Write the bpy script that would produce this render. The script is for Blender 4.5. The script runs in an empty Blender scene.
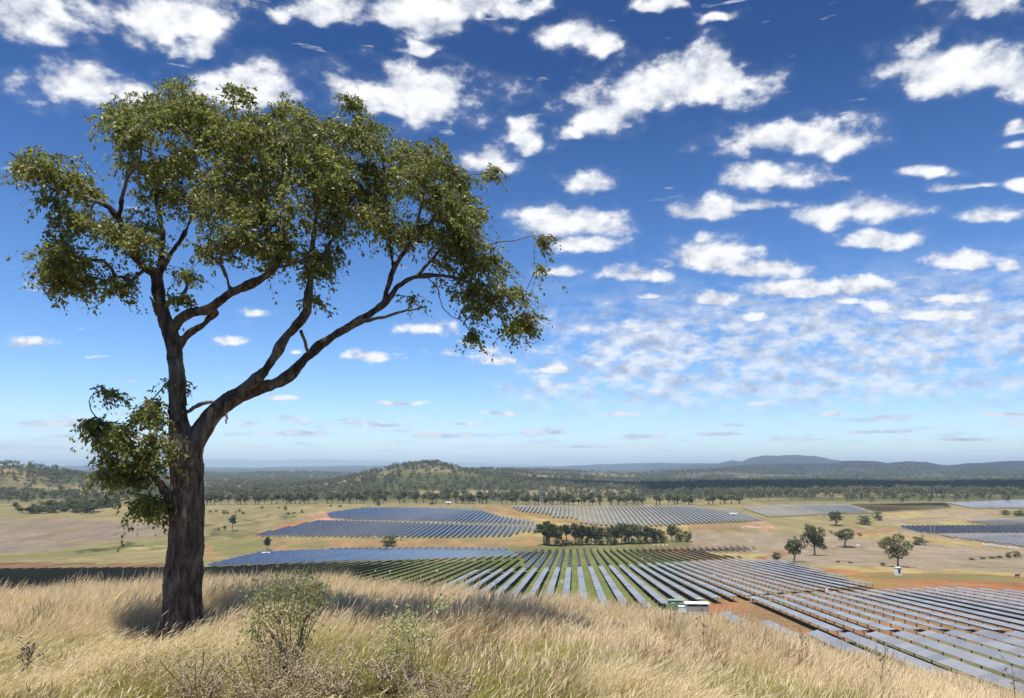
import bpy, math, random
import numpy as np
from mathutils import Vector

R = math.radians
rng = np.random.default_rng(7)
random.seed(7)
scene = bpy.context.scene
col = scene.collection

# ------------------------------------------------------------------ camera
W, H, F = 1024, 698, 740.0
PITCH = math.atan((468 - 349) / F)
cam_d = bpy.data.cameras.new("Camera")
cam = bpy.data.objects.new("Camera", cam_d)
col.objects.link(cam)
cam.rotation_euler = (math.pi / 2 + PITCH, 0, 0)
cam_d.sensor_width = 36
cam_d.lens = F / W * 36
cam_d.clip_start = 0.05
cam_d.clip_end = 250000
scene.camera = cam
SP, CP = math.sin(PITCH), math.cos(PITCH)

def ray(x, y):
    r, u = (x - W / 2) / F, (H / 2 - y) / F
    return np.array([r, CP - u * SP, SP + u * CP])

def P(x, y, depth):
    """point seen at photo position x, y, at a distance (forward, in metres along world Y)"""
    d = ray(x, y)
    return d * (depth / d[1])

def project(X, Y, Z):
    f = Y * CP + Z * SP
    f = np.where(f > 0.05, f, 0.05)
    u = -Y * SP + Z * CP
    return W / 2 + F * X / f, H / 2 - F * u / f

# ------------------------------------------------------------------ light, sky, exposure
SUN_EL, SUN_AZ = R(74), R(225)          # azimuth from +Y towards +X: behind the camera
SKY_STRENGTH = 0.093
sun_d = bpy.data.lights.new("sun", 'SUN')
sun_d.energy = 5.0
sun_d.angle = R(0.5)
sun_d.color = (1.0, 0.965, 0.90)
sun = bpy.data.objects.new("sun", sun_d)
col.objects.link(sun)
sdir = Vector((math.sin(SUN_AZ) * math.cos(SUN_EL), math.cos(SUN_AZ) * math.cos(SUN_EL), math.sin(SUN_EL)))
sun.rotation_euler = sdir.to_track_quat('Z', 'Y').to_euler()
scene.view_settings.view_transform = 'Standard'
scene.view_settings.look = 'None'
scene.view_settings.exposure = 0.62
scene.view_settings.gamma = 1
scene.view_settings.use_curve_mapping = False
scene.render.engine = 'CYCLES'
scene.cycles.use_denoising = True
scene.cycles.max_bounces = 6
scene.cycles.diffuse_bounces = 2
scene.cycles.glossy_bounces = 3
scene.cycles.transmission_bounces = 3
scene.cycles.volume_bounces = 0
scene.cycles.transparent_max_bounces = 8

class NT:
    """small node-tree builder"""
    def __init__(self, tree):
        self.t = tree
        tree.nodes.clear()
    def n(self, kind, ins=None, **props):
        nd = self.t.nodes.new(kind)
        for k, v in props.items():
            setattr(nd, k, v)
        for k, v in (ins or {}).items():
            s = nd.inputs[k]
            if isinstance(v, bpy.types.NodeSocket):
                self.t.links.new(v, s)
            else:
                s.default_value = v
        return nd
    def m(self, op, a, b=0.0, c=0.0, clamp=False):
        nd = self.n('ShaderNodeMath', {0: a, 1: b, 2: c}, operation=op, use_clamp=clamp)
        return nd.outputs[0]
    def v(self, op, a, b=(0, 0, 0)):
        nd = self.n('ShaderNodeVectorMath', {0: a, 1: b}, operation=op)
        return nd.outputs['Value'] if op in ('LENGTH', 'DOT_PRODUCT') else nd.outputs[0]
    def mix(self, f, a, b, mode='MIX'):
        nd = self.t.nodes.new('ShaderNodeMix')
        nd.data_type = 'RGBA'; nd.blend_type = mode
        for i, val in ((0, f), (6, a), (7, b)):
            s = nd.inputs[i]
            if isinstance(val, bpy.types.NodeSocket):
                self.t.links.new(val, s)
            else:
                if i and len(val) == 3: val = (*val, 1)
                s.default_value = val
        return nd.outputs[2]
    def ramp(self, f, stops, interp='LINEAR'):
        nd = self.n('ShaderNodeValToRGB', {0: f})
        cr = nd.color_ramp; cr.interpolation = interp
        while len(cr.elements) < len(stops): cr.elements.new(0.5)
        for e, (p, c) in zip(cr.elements, stops):
            e.position = p
            e.color = (c, c, c, 1) if isinstance(c, (int, float)) else (*c, 1)
        return nd.outputs[0]
    def smooth(self, x, lo, hi):
        nd = self.n('ShaderNodeMapRange', {0: x, 1: lo, 2: hi, 3: 0.0, 4: 1.0}, interpolation_type='SMOOTHSTEP')
        return nd.outputs[0]
    def noise(self, vec, scale, detail=3.0, rough=0.5, dist=0.0, color=False):
        nd = self.n('ShaderNodeTexNoise', {'Vector': vec, 'Scale': scale, 'Detail': detail, 'Roughness': rough, 'Distortion': dist})
        return nd.outputs[1 if color else 0]

world = bpy.data.worlds.new("World")
scene.world = world
world.use_nodes = True
CLOUDS = [  # where each cloud hangs in the sky: x, y, half width, half height as read off the photo, weight
 (35,22,50,32,1),(170,22,78,36,1),(205,48,30,16,.9),(88,90,54,34,1),(255,92,62,30,1),(325,10,48,22,1),(400,16,60,28,1),
 (465,8,74,24,1),(420,38,34,12,.8),(420,98,74,38,1.1),(385,108,34,22,.9),(522,142,28,19,.9),(488,165,30,17,.9),(525,6,30,20,1),
 (586,45,36,23,1),(695,87,68,34,1.15),(655,98,44,30,1),(600,118,50,32,1),(570,130,28,18,.7),(587,183,36,15,1),(575,225,60,25,1),(590,246,44,14,.9),
 (535,215,40,16,.7),(665,6,26,12,.9),(715,12,34,11,.7),(785,142,84,25,1),(830,140,45,18,.9),(768,178,52,17,1),(712,212,34,16,1),(770,205,44,10,.8),
 (840,176,24,8,.6),(876,212,50,19,1),(826,219,30,16,1),(882,241,50,13,1),(962,72,74,34,1.15),(1000,85,34,22,1),(978,6,60,26,1),
 (1012,150,26,9,.8),(1016,128,20,14,.8),(930,174,40,11,.65),(965,188,34,7,.6),(1008,187,26,11,.8),(995,216,44,12,.7),
 (962,262,38,14,1),(1012,268,26,11,.8),(772,270,46,13,1),(705,258,56,23,.95),(640,275,42,15,.8),(650,296,20,5,.8),
 (800,290,56,14,1),(862,288,46,13,1),(836,302,30,8,.8),(716,301,34,11,.95),(757,318,44,8,.7),(945,299,54,9,.85),(940,317,38,9,.95),
 (880,309,28,9,.85),(560,271,46,11,.6),(35,344,36,8,.8),(230,341,22,8,.7),(366,357,30,10,.8),(425,330,46,15,.6),(255,313,22,8,.6),
 (500,363,36,8,.7),(552,371,34,11,.75),(128,381,30,5,.5),(90,358,36,4,.5),(620,414,22,3.5,.95),(385,426,34,3.5,.9),(500,413,24,3.5,.9),(820,414,26,3.5,.9),(1005,414,34,4,.95),(345,420,20,2.5,.9),(440,436,44,4,.95),(545,433,36,4,.9),(720,434,34,3,.9),(300,434,38,4,.9),(60,424,50,4,.9),(880,432,40,3,.9),(640,436,30,3,.9),(250,424,24,3,.9),(960,440,40,3,.85),(470,424,20,2.5,.9),(580,447,40,3,.8),(760,404,22,3,.8),(20,448,60,5,.85),(110,440,50,5,.85),(400,404,30,4,.85),(280,398,26,4,.8),
 (30,284,14,5,.6),(300,352,10,4,.7),(345,82,20,12,.7),(740,175,20,10,.6),
]
def build_world():
    b = NT(world.node_tree)
    K = 0.12
    sky = b.n('ShaderNodeTexSky', sky_type='NISHITA', sun_disc=False, sun_elevation=SUN_EL, sun_rotation=SUN_AZ,
              altitude=500, air_density=1.0, dust_density=0.4, ozone_density=3.0)
    tc = b.n('ShaderNodeTexCoord').outputs['Generated']
    d = b.v('NORMALIZE', tc)
    sp = b.n('ShaderNodeSeparateXYZ', {0: d})
    dz = b.m('MAXIMUM', sp.outputs[2], 0.0)
    q = b.m('ADD', dz, K)
    p = b.n('ShaderNodeCombineXYZ', {0: b.m('DIVIDE', sp.outputs[0], q), 1: b.m('DIVIDE', sp.outputs[1], q), 2: 1.0}).outputs[0]
    p2 = b.v('MULTIPLY', d, (1.0, 1.0, 1.55))
    hi = b.smooth(dz, 0.12, 0.42)
    def bi(vec, s_lo, s_hi, det, ro):
        return b.n('ShaderNodeMix', {0: hi, 2: b.noise(vec, s_lo, det, ro), 3: b.noise(vec, s_hi, det, ro)}).outputs[0]
    # wander of the outlines
    w1 = b.noise(p2, 16.0, 2.0, 0.5, color=True)
    warp = b.v('MULTIPLY', b.v('SUBTRACT', w1, (0.5, 0.5, 0.5)), (0.14, 0.16, 0.0))
    pw = b.v('ADD', p, warp)
    def pp(x, y):
        r = ray(x, y); r = r / np.linalg.norm(r)
        z = max(r[2], 0) + K
        return np.array([r[0] / z, r[1] / z])
    f = None
    for (x, y, rx, ry, wt) in CLOUDS:
        c = pp(x, y)
        A = np.column_stack([pp(x + rx, y) - c, pp(x, y - ry) - c])
        I = np.linalg.inv(A)
        a_ = b.v('DOT_PRODUCT', pw, (I[0, 0], I[0, 1], -float(I[0] @ c)))
        b_ = b.v('DOT_PRODUCT', pw, (I[1, 0], I[1, 1], -float(I[1] @ c)))
        b_ = b.m('MAXIMUM', b_, b.m('MULTIPLY', b_, -1.5))
        ln = b.m('SQRT', b.m('ADD', b.m('MULTIPLY', a_, a_), b.m('MULTIPLY', b_, b_)))
        fi = b.m('MULTIPLY_ADD', ln, -1.0, wt)
        f = fi if f is None else b.m('SMOOTH_MAX', f, fi, 0.12)
    # fields of small broken clouds, lower in the sky
    n2 = b.noise(b.v('MULTIPLY', p2, (1, 1, 1.5)), 36.0, 4.0, 0.55)
    n2b = b.noise(p2, 7.0, 2.0, 0.5)
    n2 = b.m('ADD', b.m('MULTIPLY', n2, .62), b.m('MULTIPLY', n2b, .38))
    fld = b.m('MULTIPLY', b.smooth(dz, 0.03, 0.11), b.smooth(dz, 0.34, 0.17))
    side = b.smooth(sp.outputs[0], -0.25, 0.1)
    fld = b.m('MULTIPLY', fld, b.m('MULTIPLY_ADD', side, 0.45, 0.55))
    f2 = b.m('MULTIPLY', b.m('SUBTRACT', n2, b.m('MULTIPLY_ADD', fld, -0.31, 0.80)), 3.6)
    low = b.m('MULTIPLY', b.smooth(dz, 0.015, 0.03), b.smooth(dz, 0.10, 0.05))
    n3 = b.noise(b.v('MULTIPLY', p2, (1.0, 1.0, 5.0)), 16.0, 4.0, 0.55)
    f3 = b.m('MULTIPLY', b.m('SUBTRACT', n3, b.m('MULTIPLY_ADD', low, -0.165, 0.68)), 2.4)
    billow = bi(p2, 34.0, 20.0, 6.0, 0.55)
    fine = b.noise(p2, 85.0, 3.0, 0.55)
    nz = b.m('ADD', b.m('MULTIPLY', b.m('SUBTRACT', billow, 0.5), 2.1), b.m('MULTIPLY', b.m('SUBTRACT', fine, 0.5), 0.5))
    dens = b.m('ADD', f, nz)
    small = b.m('ADD', b.m('MAXIMUM', f2, f3), b.m('MULTIPLY', nz, 0.35))
    a1 = b.smooth(dens, -0.14, 0.50)
    a2 = b.m('MULTIPLY', b.smooth(small, -0.05, 0.42), 0.80)
    sheet = b.m('MULTIPLY', b.m('MULTIPLY', b.smooth(dz, 0.055, 0.10), b.smooth(dz, 0.27, 0.16)), b.smooth(sp.outputs[0], -0.1, 0.16))
    veil = b.m('MULTIPLY', b.m('MULTIPLY', b.smooth(n2, 0.37, 0.58), sheet), 0.72)
    wisp = b.m('MULTIPLY', b.smooth(dens, -0.40, 0.25), 0.10)
    alpha = b.m('MAXIMUM', b.m('MAXIMUM', a1, a2), b.m('MAXIMUM', wisp, veil))
    # thick parts are white, thin parts and the sides away from the sun a soft grey-violet
    off = b.v('ADD', p2, (-0.006, 0.0, 0.022))
    bil2 = bi(off, 34.0, 20.0, 4.0, 0.55)
    sh = b.m('ADD', b.m('MULTIPLY', b.m('SUBTRACT', billow, bil2), 3.2), 0.62)
    sh = b.m('ADD', sh, b.m('MULTIPLY', b.m('SUBTRACT', b.m('MAXIMUM', dens, b.m('MAXIMUM', b.m('MULTIPLY', small, .8), b.m('MULTIPLY', veil, .6))), 0.25), 0.40), clamp=True)
    near_h = b.smooth(dz, 0.12, 0.03)
    white = b.mix(near_h, (7.2, 7.25, 7.4), (6.2, 6.5, 7.2))
    grey = b.mix(near_h, (3.3, 3.65, 4.5), (2.9, 3.5, 4.7))
    ccol = b.mix(sh, grey, white)
    # a deeper, polarised blue than the plain model gives
    hsv = b.n('ShaderNodeHueSaturation', {'Hue': 0.502, 'Saturation': 1.18, 'Value': 1.0, 'Color': sky.outputs[0]})
    tinted = b.mix(1.0, hsv.outputs[0], b.ramp(dz, [(0.0, (1.22, 1.34, 1.60)), (0.18, (0.70, 0.92, 1.18)), (0.5, (0.165, 0.375, 0.59)), (1.0, (0.25, 0.42, 0.66))]), 'MULTIPLY')
    c = b.mix(alpha, tinted, ccol)
    bg = b.n('ShaderNodeBackground', {'Color': c, 'Strength': SKY_STRENGTH})
    b.n('ShaderNodeOutputWorld', {'Surface': bg.outputs[0]})
build_world()
world.cycles.sampling_method = 'MANUAL'
world.cycles.sample_map_resolution = 512

# ------------------------------------------------------------------ helpers
def tag(o, label=None, cat=None, group=None, kind=None):
    if label: o['label'] = label
    if cat: o['category'] = cat
    if group: o['group'] = group
    if kind: o['kind'] = kind
    return o

def link(o, parent=None):
    col.objects.link(o)
    if parent is not None: o.parent = parent
    return o

def empty(name, loc=(0, 0, 0), rz=0.0):
    o = bpy.data.objects.new(name, None)
    o.empty_display_size = 0.2
    o.location = loc; o.rotation_euler = (0, 0, rz)
    return link(o)

def mesh_np(name, verts, faces, mats=(), mat_idx=None, smooth=False):
    """faces: int array (n,3) or (n,4), or a list of such arrays"""
    me = bpy.data.meshes.new(name)
    verts = np.asarray(verts, dtype=np.float32)
    if not isinstance(faces, list): faces = [faces]
    faces = [np.asarray(f, dtype=np.int32) for f in faces if len(f)]
    me.vertices.add(len(verts)); me.vertices.foreach_set('co', verts.ravel())
    tot = np.concatenate([np.full(len(f), f.shape[1], dtype=np.int32) for f in faces])
    loops = np.concatenate([f.ravel() for f in faces])
    start = np.concatenate([[0], np.cumsum(tot)[:-1]]).astype(np.int32)
    me.loops.add(len(loops)); me.polygons.add(len(tot))
    me.loops.foreach_set('vertex_index', loops)
    me.polygons.foreach_set('loop_start', start)
    me.polygons.foreach_set('loop_total', tot)
    if mat_idx is not None: me.polygons.foreach_set('material_index', np.asarray(mat_idx, dtype=np.int32))
    me.polygons.foreach_set('use_smooth', np.full(len(tot), smooth))
    for m in mats: me.materials.append(m)
    me.update(calc_edges=True)
    me.validate()
    return me

def obj(name, me, parent=None, loc=None):
    o = bpy.data.objects.new(name, me)
    if loc is not None: o.location = loc
    return link(o, parent)

class MB:
    """collects boxes, tubes and quads for ONE mesh"""
    def __init__(self): self.V = []; self.Q = []; self.M = []; self.n = 0
    def add(self, v, q, mi=0):
        v = np.asarray(v, float); q = np.asarray(q, int)
        self.V.append(v); self.Q.append(q + self.n); self.M.append(np.full(len(q), mi)); self.n += len(v)
    def box(self, c, s, mi=0, rz=0.0):
        c = np.asarray(c, float); sx, sy, sz = s[0] / 2, s[1] / 2, s[2] / 2
        v = np.array([(x, y, z) for z in (-sz, sz) for y in (-sy, sy) for x in (-sx, sx)])
        if rz:
            ca, sa = math.cos(rz), math.sin(rz)
            v = v @ np.array([[ca, sa, 0], [-sa, ca, 0], [0, 0, 1]])
        self.add(v + c, [(0, 2, 3, 1), (4, 5, 7, 6), (0, 1, 5, 4), (2, 6, 7, 3), (0, 4, 6, 2), (1, 3, 7, 5)], mi)
    def tube(self, pts, rad, sides=6, mi=0):
        pts = np.asarray(pts, float); rad = np.broadcast_to(np.asarray(rad, float), (len(pts),))
        v, q = tube_arrays(pts, rad, sides)
        self.add(v, q, mi)
    def mesh(self, name, mats, smooth=False):
        return mesh_np(name, np.concatenate(self.V), np.concatenate(self.Q), mats, np.concatenate(self.M), smooth)
    def build(self, name, mats, parent=None, smooth=False):
        return obj(name, self.mesh(name, mats if isinstance(mats, (list, tuple)) else [mats], smooth), parent)

def tube_arrays(pts, rad, sides):
    n = len(pts)
    tan = np.gradient(pts, axis=0)
    tan /= np.linalg.norm(tan, axis=1, keepdims=True) + 1e-9
    ref = np.array([0.31, -0.95, 0.05])
    a = np.cross(tan, ref); a /= np.linalg.norm(a, axis=1, keepdims=True) + 1e-9
    bb = np.cross(tan, a)
    th = np.arange(sides) * 2 * math.pi / sides
    ring = a[:, None, :] * np.cos(th)[None, :, None] + bb[:, None, :] * np.sin(th)[None, :, None]
    v = (pts[:, None, :] + ring * rad[:, None, None]).reshape(-1, 3)
    i = np.arange(n - 1)[:, None] * sides; j = np.arange(sides)[None, :]; j2 = (j + 1) % sides
    q = np.stack([i + j, i + j2, i + sides + j2, i + sides + j], axis=-1).reshape(-1, 4)
    c0, c1 = len(v), len(v) + 1
    v = np.vstack([v, pts[0], pts[-1]])
    k = np.arange(sides); k2 = (k + 1) % sides
    e0 = np.stack([np.full(sides, c0), k2, k, np.full(sides, c0)], -1)
    return v, np.vstack([q] + ([] if sides < 5 else [caps(c0, k2, k), caps(c1, (n - 1) * sides + k, (n - 1) * sides + k2)]))
def caps(c, a, b):
    # quads made of pairs of cap triangles
    s = len(a)
    return np.array([(c, a[i], b[i], b[i]) if False else (c, a[i], b[i], a[(i + 0)]) for i in range(0)] or np.zeros((0, 4), int))

def spline(pts, n):
    """Catmull-Rom through rows of pts (any width), n points out"""
    p = np.asarray(pts, float)
    p = np.vstack([2 * p[0] - p[1], p, 2 * p[-1] - p[-2]])
    m = len(p) - 3
    out = []
    for t in np.linspace(0, m - 1e-6, n):
        i = int(t); f = t - i
        a, b_, c, d = p[i], p[i + 1], p[i + 2], p[i + 3]
        out.append(0.5 * (2 * b_ + (c - a) * f + (2 * a - 5 * b_ + 4 * c - d) * f * f + (3 * b_ - a - 3 * c + d) * f ** 3))
    return np.array(out)

def hash2(ix, iy, seed):
    h = (ix.astype(np.int64) * 374761393 + iy.astype(np.int64) * 668265263 + seed * 1442695041) & 0x7fffffff
    h = ((h ^ (h >> 13)) * 1274126177) & 0x7fffffff
    return ((h ^ (h >> 16)) & 0xffff) / 65535.0
def vnoise(x, y, seed=0):
    ix, iy = np.floor(x), np.floor(y)
    fx, fy = x - ix, y - iy
    fx = fx * fx * (3 - 2 * fx); fy = fy * fy * (3 - 2 * fy)
    a, b_ = hash2(ix, iy, seed), hash2(ix + 1, iy, seed)
    c, d = hash2(ix, iy + 1, seed), hash2(ix + 1, iy + 1, seed)
    return (a * (1 - fx) + b_ * fx) * (1 - fy) + (c * (1 - fx) + d * fx) * fy
def fbm(x, y, seed=0, oct=4):
    s, a, t = 0.0, 1.0, 0.0
    for o in range(oct):
        s = s + a * vnoise(x * 2 ** o, y * 2 ** o, seed + o * 17); t += a; a *= 0.5
    return s / t
def sstep(x, a, b_):
    t = np.clip((x - a) / (b_ - a), 0, 1)
    return t * t * (3 - 2 * t)

# ------------------------------------------------------------------ terrain
PROF_Y = [0, 100, 157, 268, 410, 651, 760, 900, 1000, 1150, 1400, 2000, 3000, 5000, 9000, 60000]
PROF_Z = [-25, -32, -36, -44, -54, -70.5, -69.5, -64, -60.5, -57, -57, -61, -66, -70, -75, -90]
BROW_X = [-60, 0, 100, 180, 250, 330, 400, 470, 560, 640, 700, 760, 850, 950, 1024, 1090]
BROW_Y = [595, 589, 582, 577, 573, 575, 582, 589, 598, 608, 616, 628, 652, 677, 699, 716]
_br = [ray(x, y) for x, y in zip(BROW_X, BROW_Y)]
BR_U = np.array([r[0] / r[1] for r in _br]); BR_D = np.array([-r[2] / r[1] for r in _br])
KC, KG = 0.0065, 0.60
def brow_a(u): return np.interp(u, BR_U, BR_D) - 2 * math.sqrt(KC * (1.6 - KG))

def _z_at(px, y, Y): 
    r = ray(px, y); return r[2] / r[1] * Y
def _u_at(px): r = ray(px, 468); return r[0] / r[1]
RANGES = [  # distance, depth, (photo x, crest y)
 (7600, .10, [(600,476),(690,473),(725,467),(750,465),(790,463.5),(834,463),(845,460.5),(875,461),(888,463),(908,461.5),(928,462),(948,465.5),(968,463),(993,462),(1024,460.5),(1080,459),(1200,464)]),
 (12500, .10, [(640,470),(690,466),(716,464),(732,461),(742,462),(751,458),(764,455.5),(780,456.2),(797,455),(814,456),(833,460),(860,464),(940,465),(1024,463),(1200,464)]),
 (16000, .08, [(-300,467),(0,468.5),(60,466.5),(90,465.5),(110,465),(150,467),(250,467.6),(330,466.5),(380,465),(405,466.5),(520,467),(560,466.5),(600,464.5),(660,463.3),(716,463.6),(770,467),(1200,470)]),
 (45000, .05, [(-300,460),(0,461),(60,460),(130,460.5),(210,459),(260,460),(330,459.5),(400,461.2),(450,462.3),(500,463.4),(560,465.5),(640,467),(1200,467)]),
]
HILLS = [  # photo x of the centre, distance, height, half width, half depth
 (424, 2450, 31, 150, 300), (465, 2400, 26, 230, 280), (385, 2360, 27, 210, 280), (520, 2600, 20, 230, 300),
 (-40, 1850, 46, 190, 330), (40, 2100, 34, 160, 300), (95, 2600, 30, 260, 300),
 (300, 5600, 34, 500, 500), (520, 5200, 44, 420, 600), (590, 5600, 28, 420, 600), (180, 6400, 26, 800, 600), (110,7600,60,420,600),
 (690, 6200, 45, 500, 700),(560, 3600, 26, 330, 300),(480,3900,60,300,400),
]
def valley(X, Y):
    z = np.interp(Y, PROF_Y, PROF_Z)
    amp = np.interp(Y, [500, 900, 1500, 3000, 6000, 20000], [0.0, 0.6, 2.0, 7.0, 14.0, 30.0])
    z = z + amp * (fbm(X / 420.0, Y / 420.0, 3, 4) - 0.5) * 2
    for (px, Y0, h, wx, wy) in HILLS:
        X0 = _u_at(px) * Y0
        z = z + h * np.exp(-((X - X0) / wx) ** 2 - ((Y - Y0) / wy) ** 2) * (0.82 + 0.36 * fbm(X / 120.0, Y / 160.0, 11, 3))
    u = X / np.maximum(Y, 1.0)
    z = z + 1.2 * sstep(u, .06, .28) * (1 - sstep(Y, 200, 420))
    for k, (Y0, dep, pts) in enumerate(RANGES):
        us = [_u_at(p[0]) for p in pts]; zs = [_z_at(p[0], p[1], Y0) for p in pts]
        base = np.interp(Y0, PROF_Y, PROF_Z)
        crest = np.maximum(np.interp(u, us, zs) - base, 0)
        e = (Y - Y0) / (dep * Y0)
        g = np.exp(-np.where(e < 0, e / 1.5, e) ** 2)
        rug = (fbm(X / (Y0 * .025), Y / (Y0 * .04), 31 + k, 4) - 0.5) * (0.25 if k < 3 else .05)
        z = z + crest * g * (1 + rug * np.minimum(1, np.abs(e) * 1.5 + .12))
    return z
def knoll(X, Y):
    Yp = np.maximum(Y, 0.0)
    u = np.clip(X / np.maximum(Y, 4.0), -1.2, 1.2)
    a = brow_a(u)
    Yc = np.minimum(Yp, 20.0)
    z = -1.6 - a * Yp - KC * Yc ** 2 - 2 * KC * 20 * (Yp - Yc)
    fade = sstep(Yp, 0.0, 3.0)
    z = z + 0.10 * (fbm(X / 1.7, Y / 1.7, 5, 3) - 0.5) * fade
    return np.where(Y < 0, -1.6 - 0.02 * np.abs(X), z) - np.maximum(np.abs(X) - 40, 0) * 0.18 * (Y < 60)
def T(X, Y):
    X = np.asarray(X, float); Y = np.asarray(Y, float)
    a, b_ = knoll(X, Y), valley(X, Y)
    k = 2.5
    h = np.clip(0.5 + 0.5 * (a - b_) / k, 0, 1)
    return np.where(Y < 0, a, b_ * (1 - h) + a * h + k * h * (1 - h))
def hit(x, y, top=None):
    """where the line of sight through photo point x, y meets the valley floor"""
    d = ray(x, y); d = d / d[1]
    ys = np.geomspace(70, 60000, 4000)
    g = d[2] * ys - valley(d[0] * ys, ys)
    i = np.argmax(g < 0)
    if g[i] >= 0: i = len(ys) - 1
    if i > 0:
        t = g[i - 1] / (g[i - 1] - g[i]); Y = ys[i - 1] + t * (ys[i] - ys[i - 1])
    else: Y = ys[0]
    return np.array([d[0] * Y, Y, d[2] * Y])

def srgb(r, g, b_):
    f = lambda c: ((c / 255 + 0.055) / 1.055) ** 2.4 if c > 10 else c / 255 / 12.92
    return np.array([f(r), f(g), f(b_)])

def in_poly(px, py, poly):
    inside = np.zeros(px.shape, bool)
    n = len(poly)
    for i in range(n):
        x0, y0 = poly[i]; x1, y1 = poly[(i + 1) % n]
        if y0 == y1: continue
        c = ((y0 > py) != (y1 > py)) & (px < (x1 - x0) * (py - y0) / (y1 - y0) + x0)
        inside ^= c
    return inside

# patches of ground, as outlines on the valley floor read off the photo
ALB = 0.50
PASTURE, MAUVE, GREEN, YELLOW, ORANGE, TAN, RED = (srgb(166,152,108), srgb(156,138,122), srgb(142,138,88), srgb(198,176,116), srgb(184,126,86), srgb(176,142,98), srgb(142,104,76))
SALMON = srgb(215,165,135)
PATCH = [
 ([(-80,520),(60,519),(170,523),(165,534),(90,545),(20,552),(-80,556)], MAUVE),
 ([(-80,559),(40,552),(110,543),(175,538),(260,536),(262,541),(170,548),(60,558),(-80,566)], GREEN),
 ([(-80,565),(60,562),(165,562),(200,566),(165,570),(-80,571)], RED),
 ([(95,556),(170,551),(200,552),(200,560),(110,562)], PASTURE),
 ([(205,533),(240,530),(262,532),(230,537)], GREEN*.8),
 ([(238,537),(260,531),(300,521),(326,513),(332,511),(328,516),(290,526),(252,537)], ORANGE),
 ([(312,516),(330,511),(342,514),(338,521),(316,521)], SALMON),
 ([(170,541),(205,533.5),(260,521),(305,512.5),(306,513.3),(262,522),(208,535),(170,543)], srgb(96,92,62)),
 ([(200,527),(250,519),(290,513),(290,513.8),(250,520),(200,528.2)], srgb(110,104,70)),
 ([(70,551),(100,547),(140,544),(140,546),(105,550),(75,553)], srgb(84,88,52)),
 ([(130,548),(170,545),(170,546.5),(132,550)], srgb(200,180,130)),
 ([(200,540),(350,540),(540,539),(545,545),(500,549),(330,549),(250,553),(205,562)], TAN),
 ([(205,541),(262,540),(270,550),(225,556)], GREEN),
 ([(285,544),(330,542),(330,548),(288,549)], GREEN),
 ([(470,506),(512,507),(552,517),(585,522),(600,527),(700,525),(770,522),(762,530),(690,533),(560,541),(520,540),(540,526),(500,516)], TAN),
 ([(486,512),(530,516),(560,522),(580,524),(540,527),(505,517)], YELLOW*.9),
 ([(515,533),(545,532),(545,537),(513,538)], YELLOW),
 ([(640,527),(690,525),(690,530),(660,531)], YELLOW),
 ([(500,546),(560,543),(700,541),(745,545),(760,547),(640,550),(500,552)], GREEN*.85),
 ([(-60,570),(205,569),(330,565),(470,560),(505,551),(573,550),(650,549),(700,557),(690,600),(600,640),(-60,640)], srgb(128,138,74)),
 ([(640,549),(700,547),(760,550),(700,553),(745,560),(800,563),(880,590),(700,612),(660,612),(690,560)], TAN*.85),
 ([(690,530),(1100,524),(1100,580),(770,570),(770,556),(690,552)], srgb(176,156,134)),
 ([(760,522),(830,519),(880,518),(880,524),(830,532),(770,534),(700,534)], PASTURE),
 ([(880,512),(960,509),(1010,512),(990,522),(900,526),(880,521)], srgb(182,160,132)),
 ([(882,513),(935,512),(920,517),(885,519)], YELLOW),
 ([(905,523),(960,520),(990,525),(910,527)], srgb(180,166,104)),
 ([(822,533),(890,527),(905,533),(950,539),(1030,549),(1030,553),(940,545),(870,540)], YELLOW*.85),
 ([(848,531),(885,528),(895,531),(860,536)], ORANGE*.95),
 ([(740,526),(758,522),(773,524),(775,529),(748,530)], SALMON*.9),
 ([(700,553),(752,553),(775,556),(775,561),(745,560),(712,557)], YELLOW),
 ([(752,562),(775,551),(795,548),(785,553),(766,563)], ORANGE*.9),
 ([(775,563),(900,568),(1100,575),(1100,579),(900,573.5),(800,569)], YELLOW),
 ([(800,567),(900,573.5),(1100,579),(1100,602),(905,595),(878,591)], ORANGE),
 ([(860,574),(930,575),(1100,581),(1100,584),(930,580),(880,579)], GREEN),
 ([(815,571),(860,576),(930,586),(900,590),(870,588)], srgb(170,140,84)),
 ([(700,602),(760,599),(880,590),(1024,596),(1100,600),(1100,640),(820,643),(735,622),(700,617)], srgb(170,128,92)),
 ([(700,604),(735,601),(750,608),(742,622),(705,616)], ORANGE*1.05),
 ([(700,617),(830,641),(1100,640),(1100,740),(800,740)], GREEN*.8),
]
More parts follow.
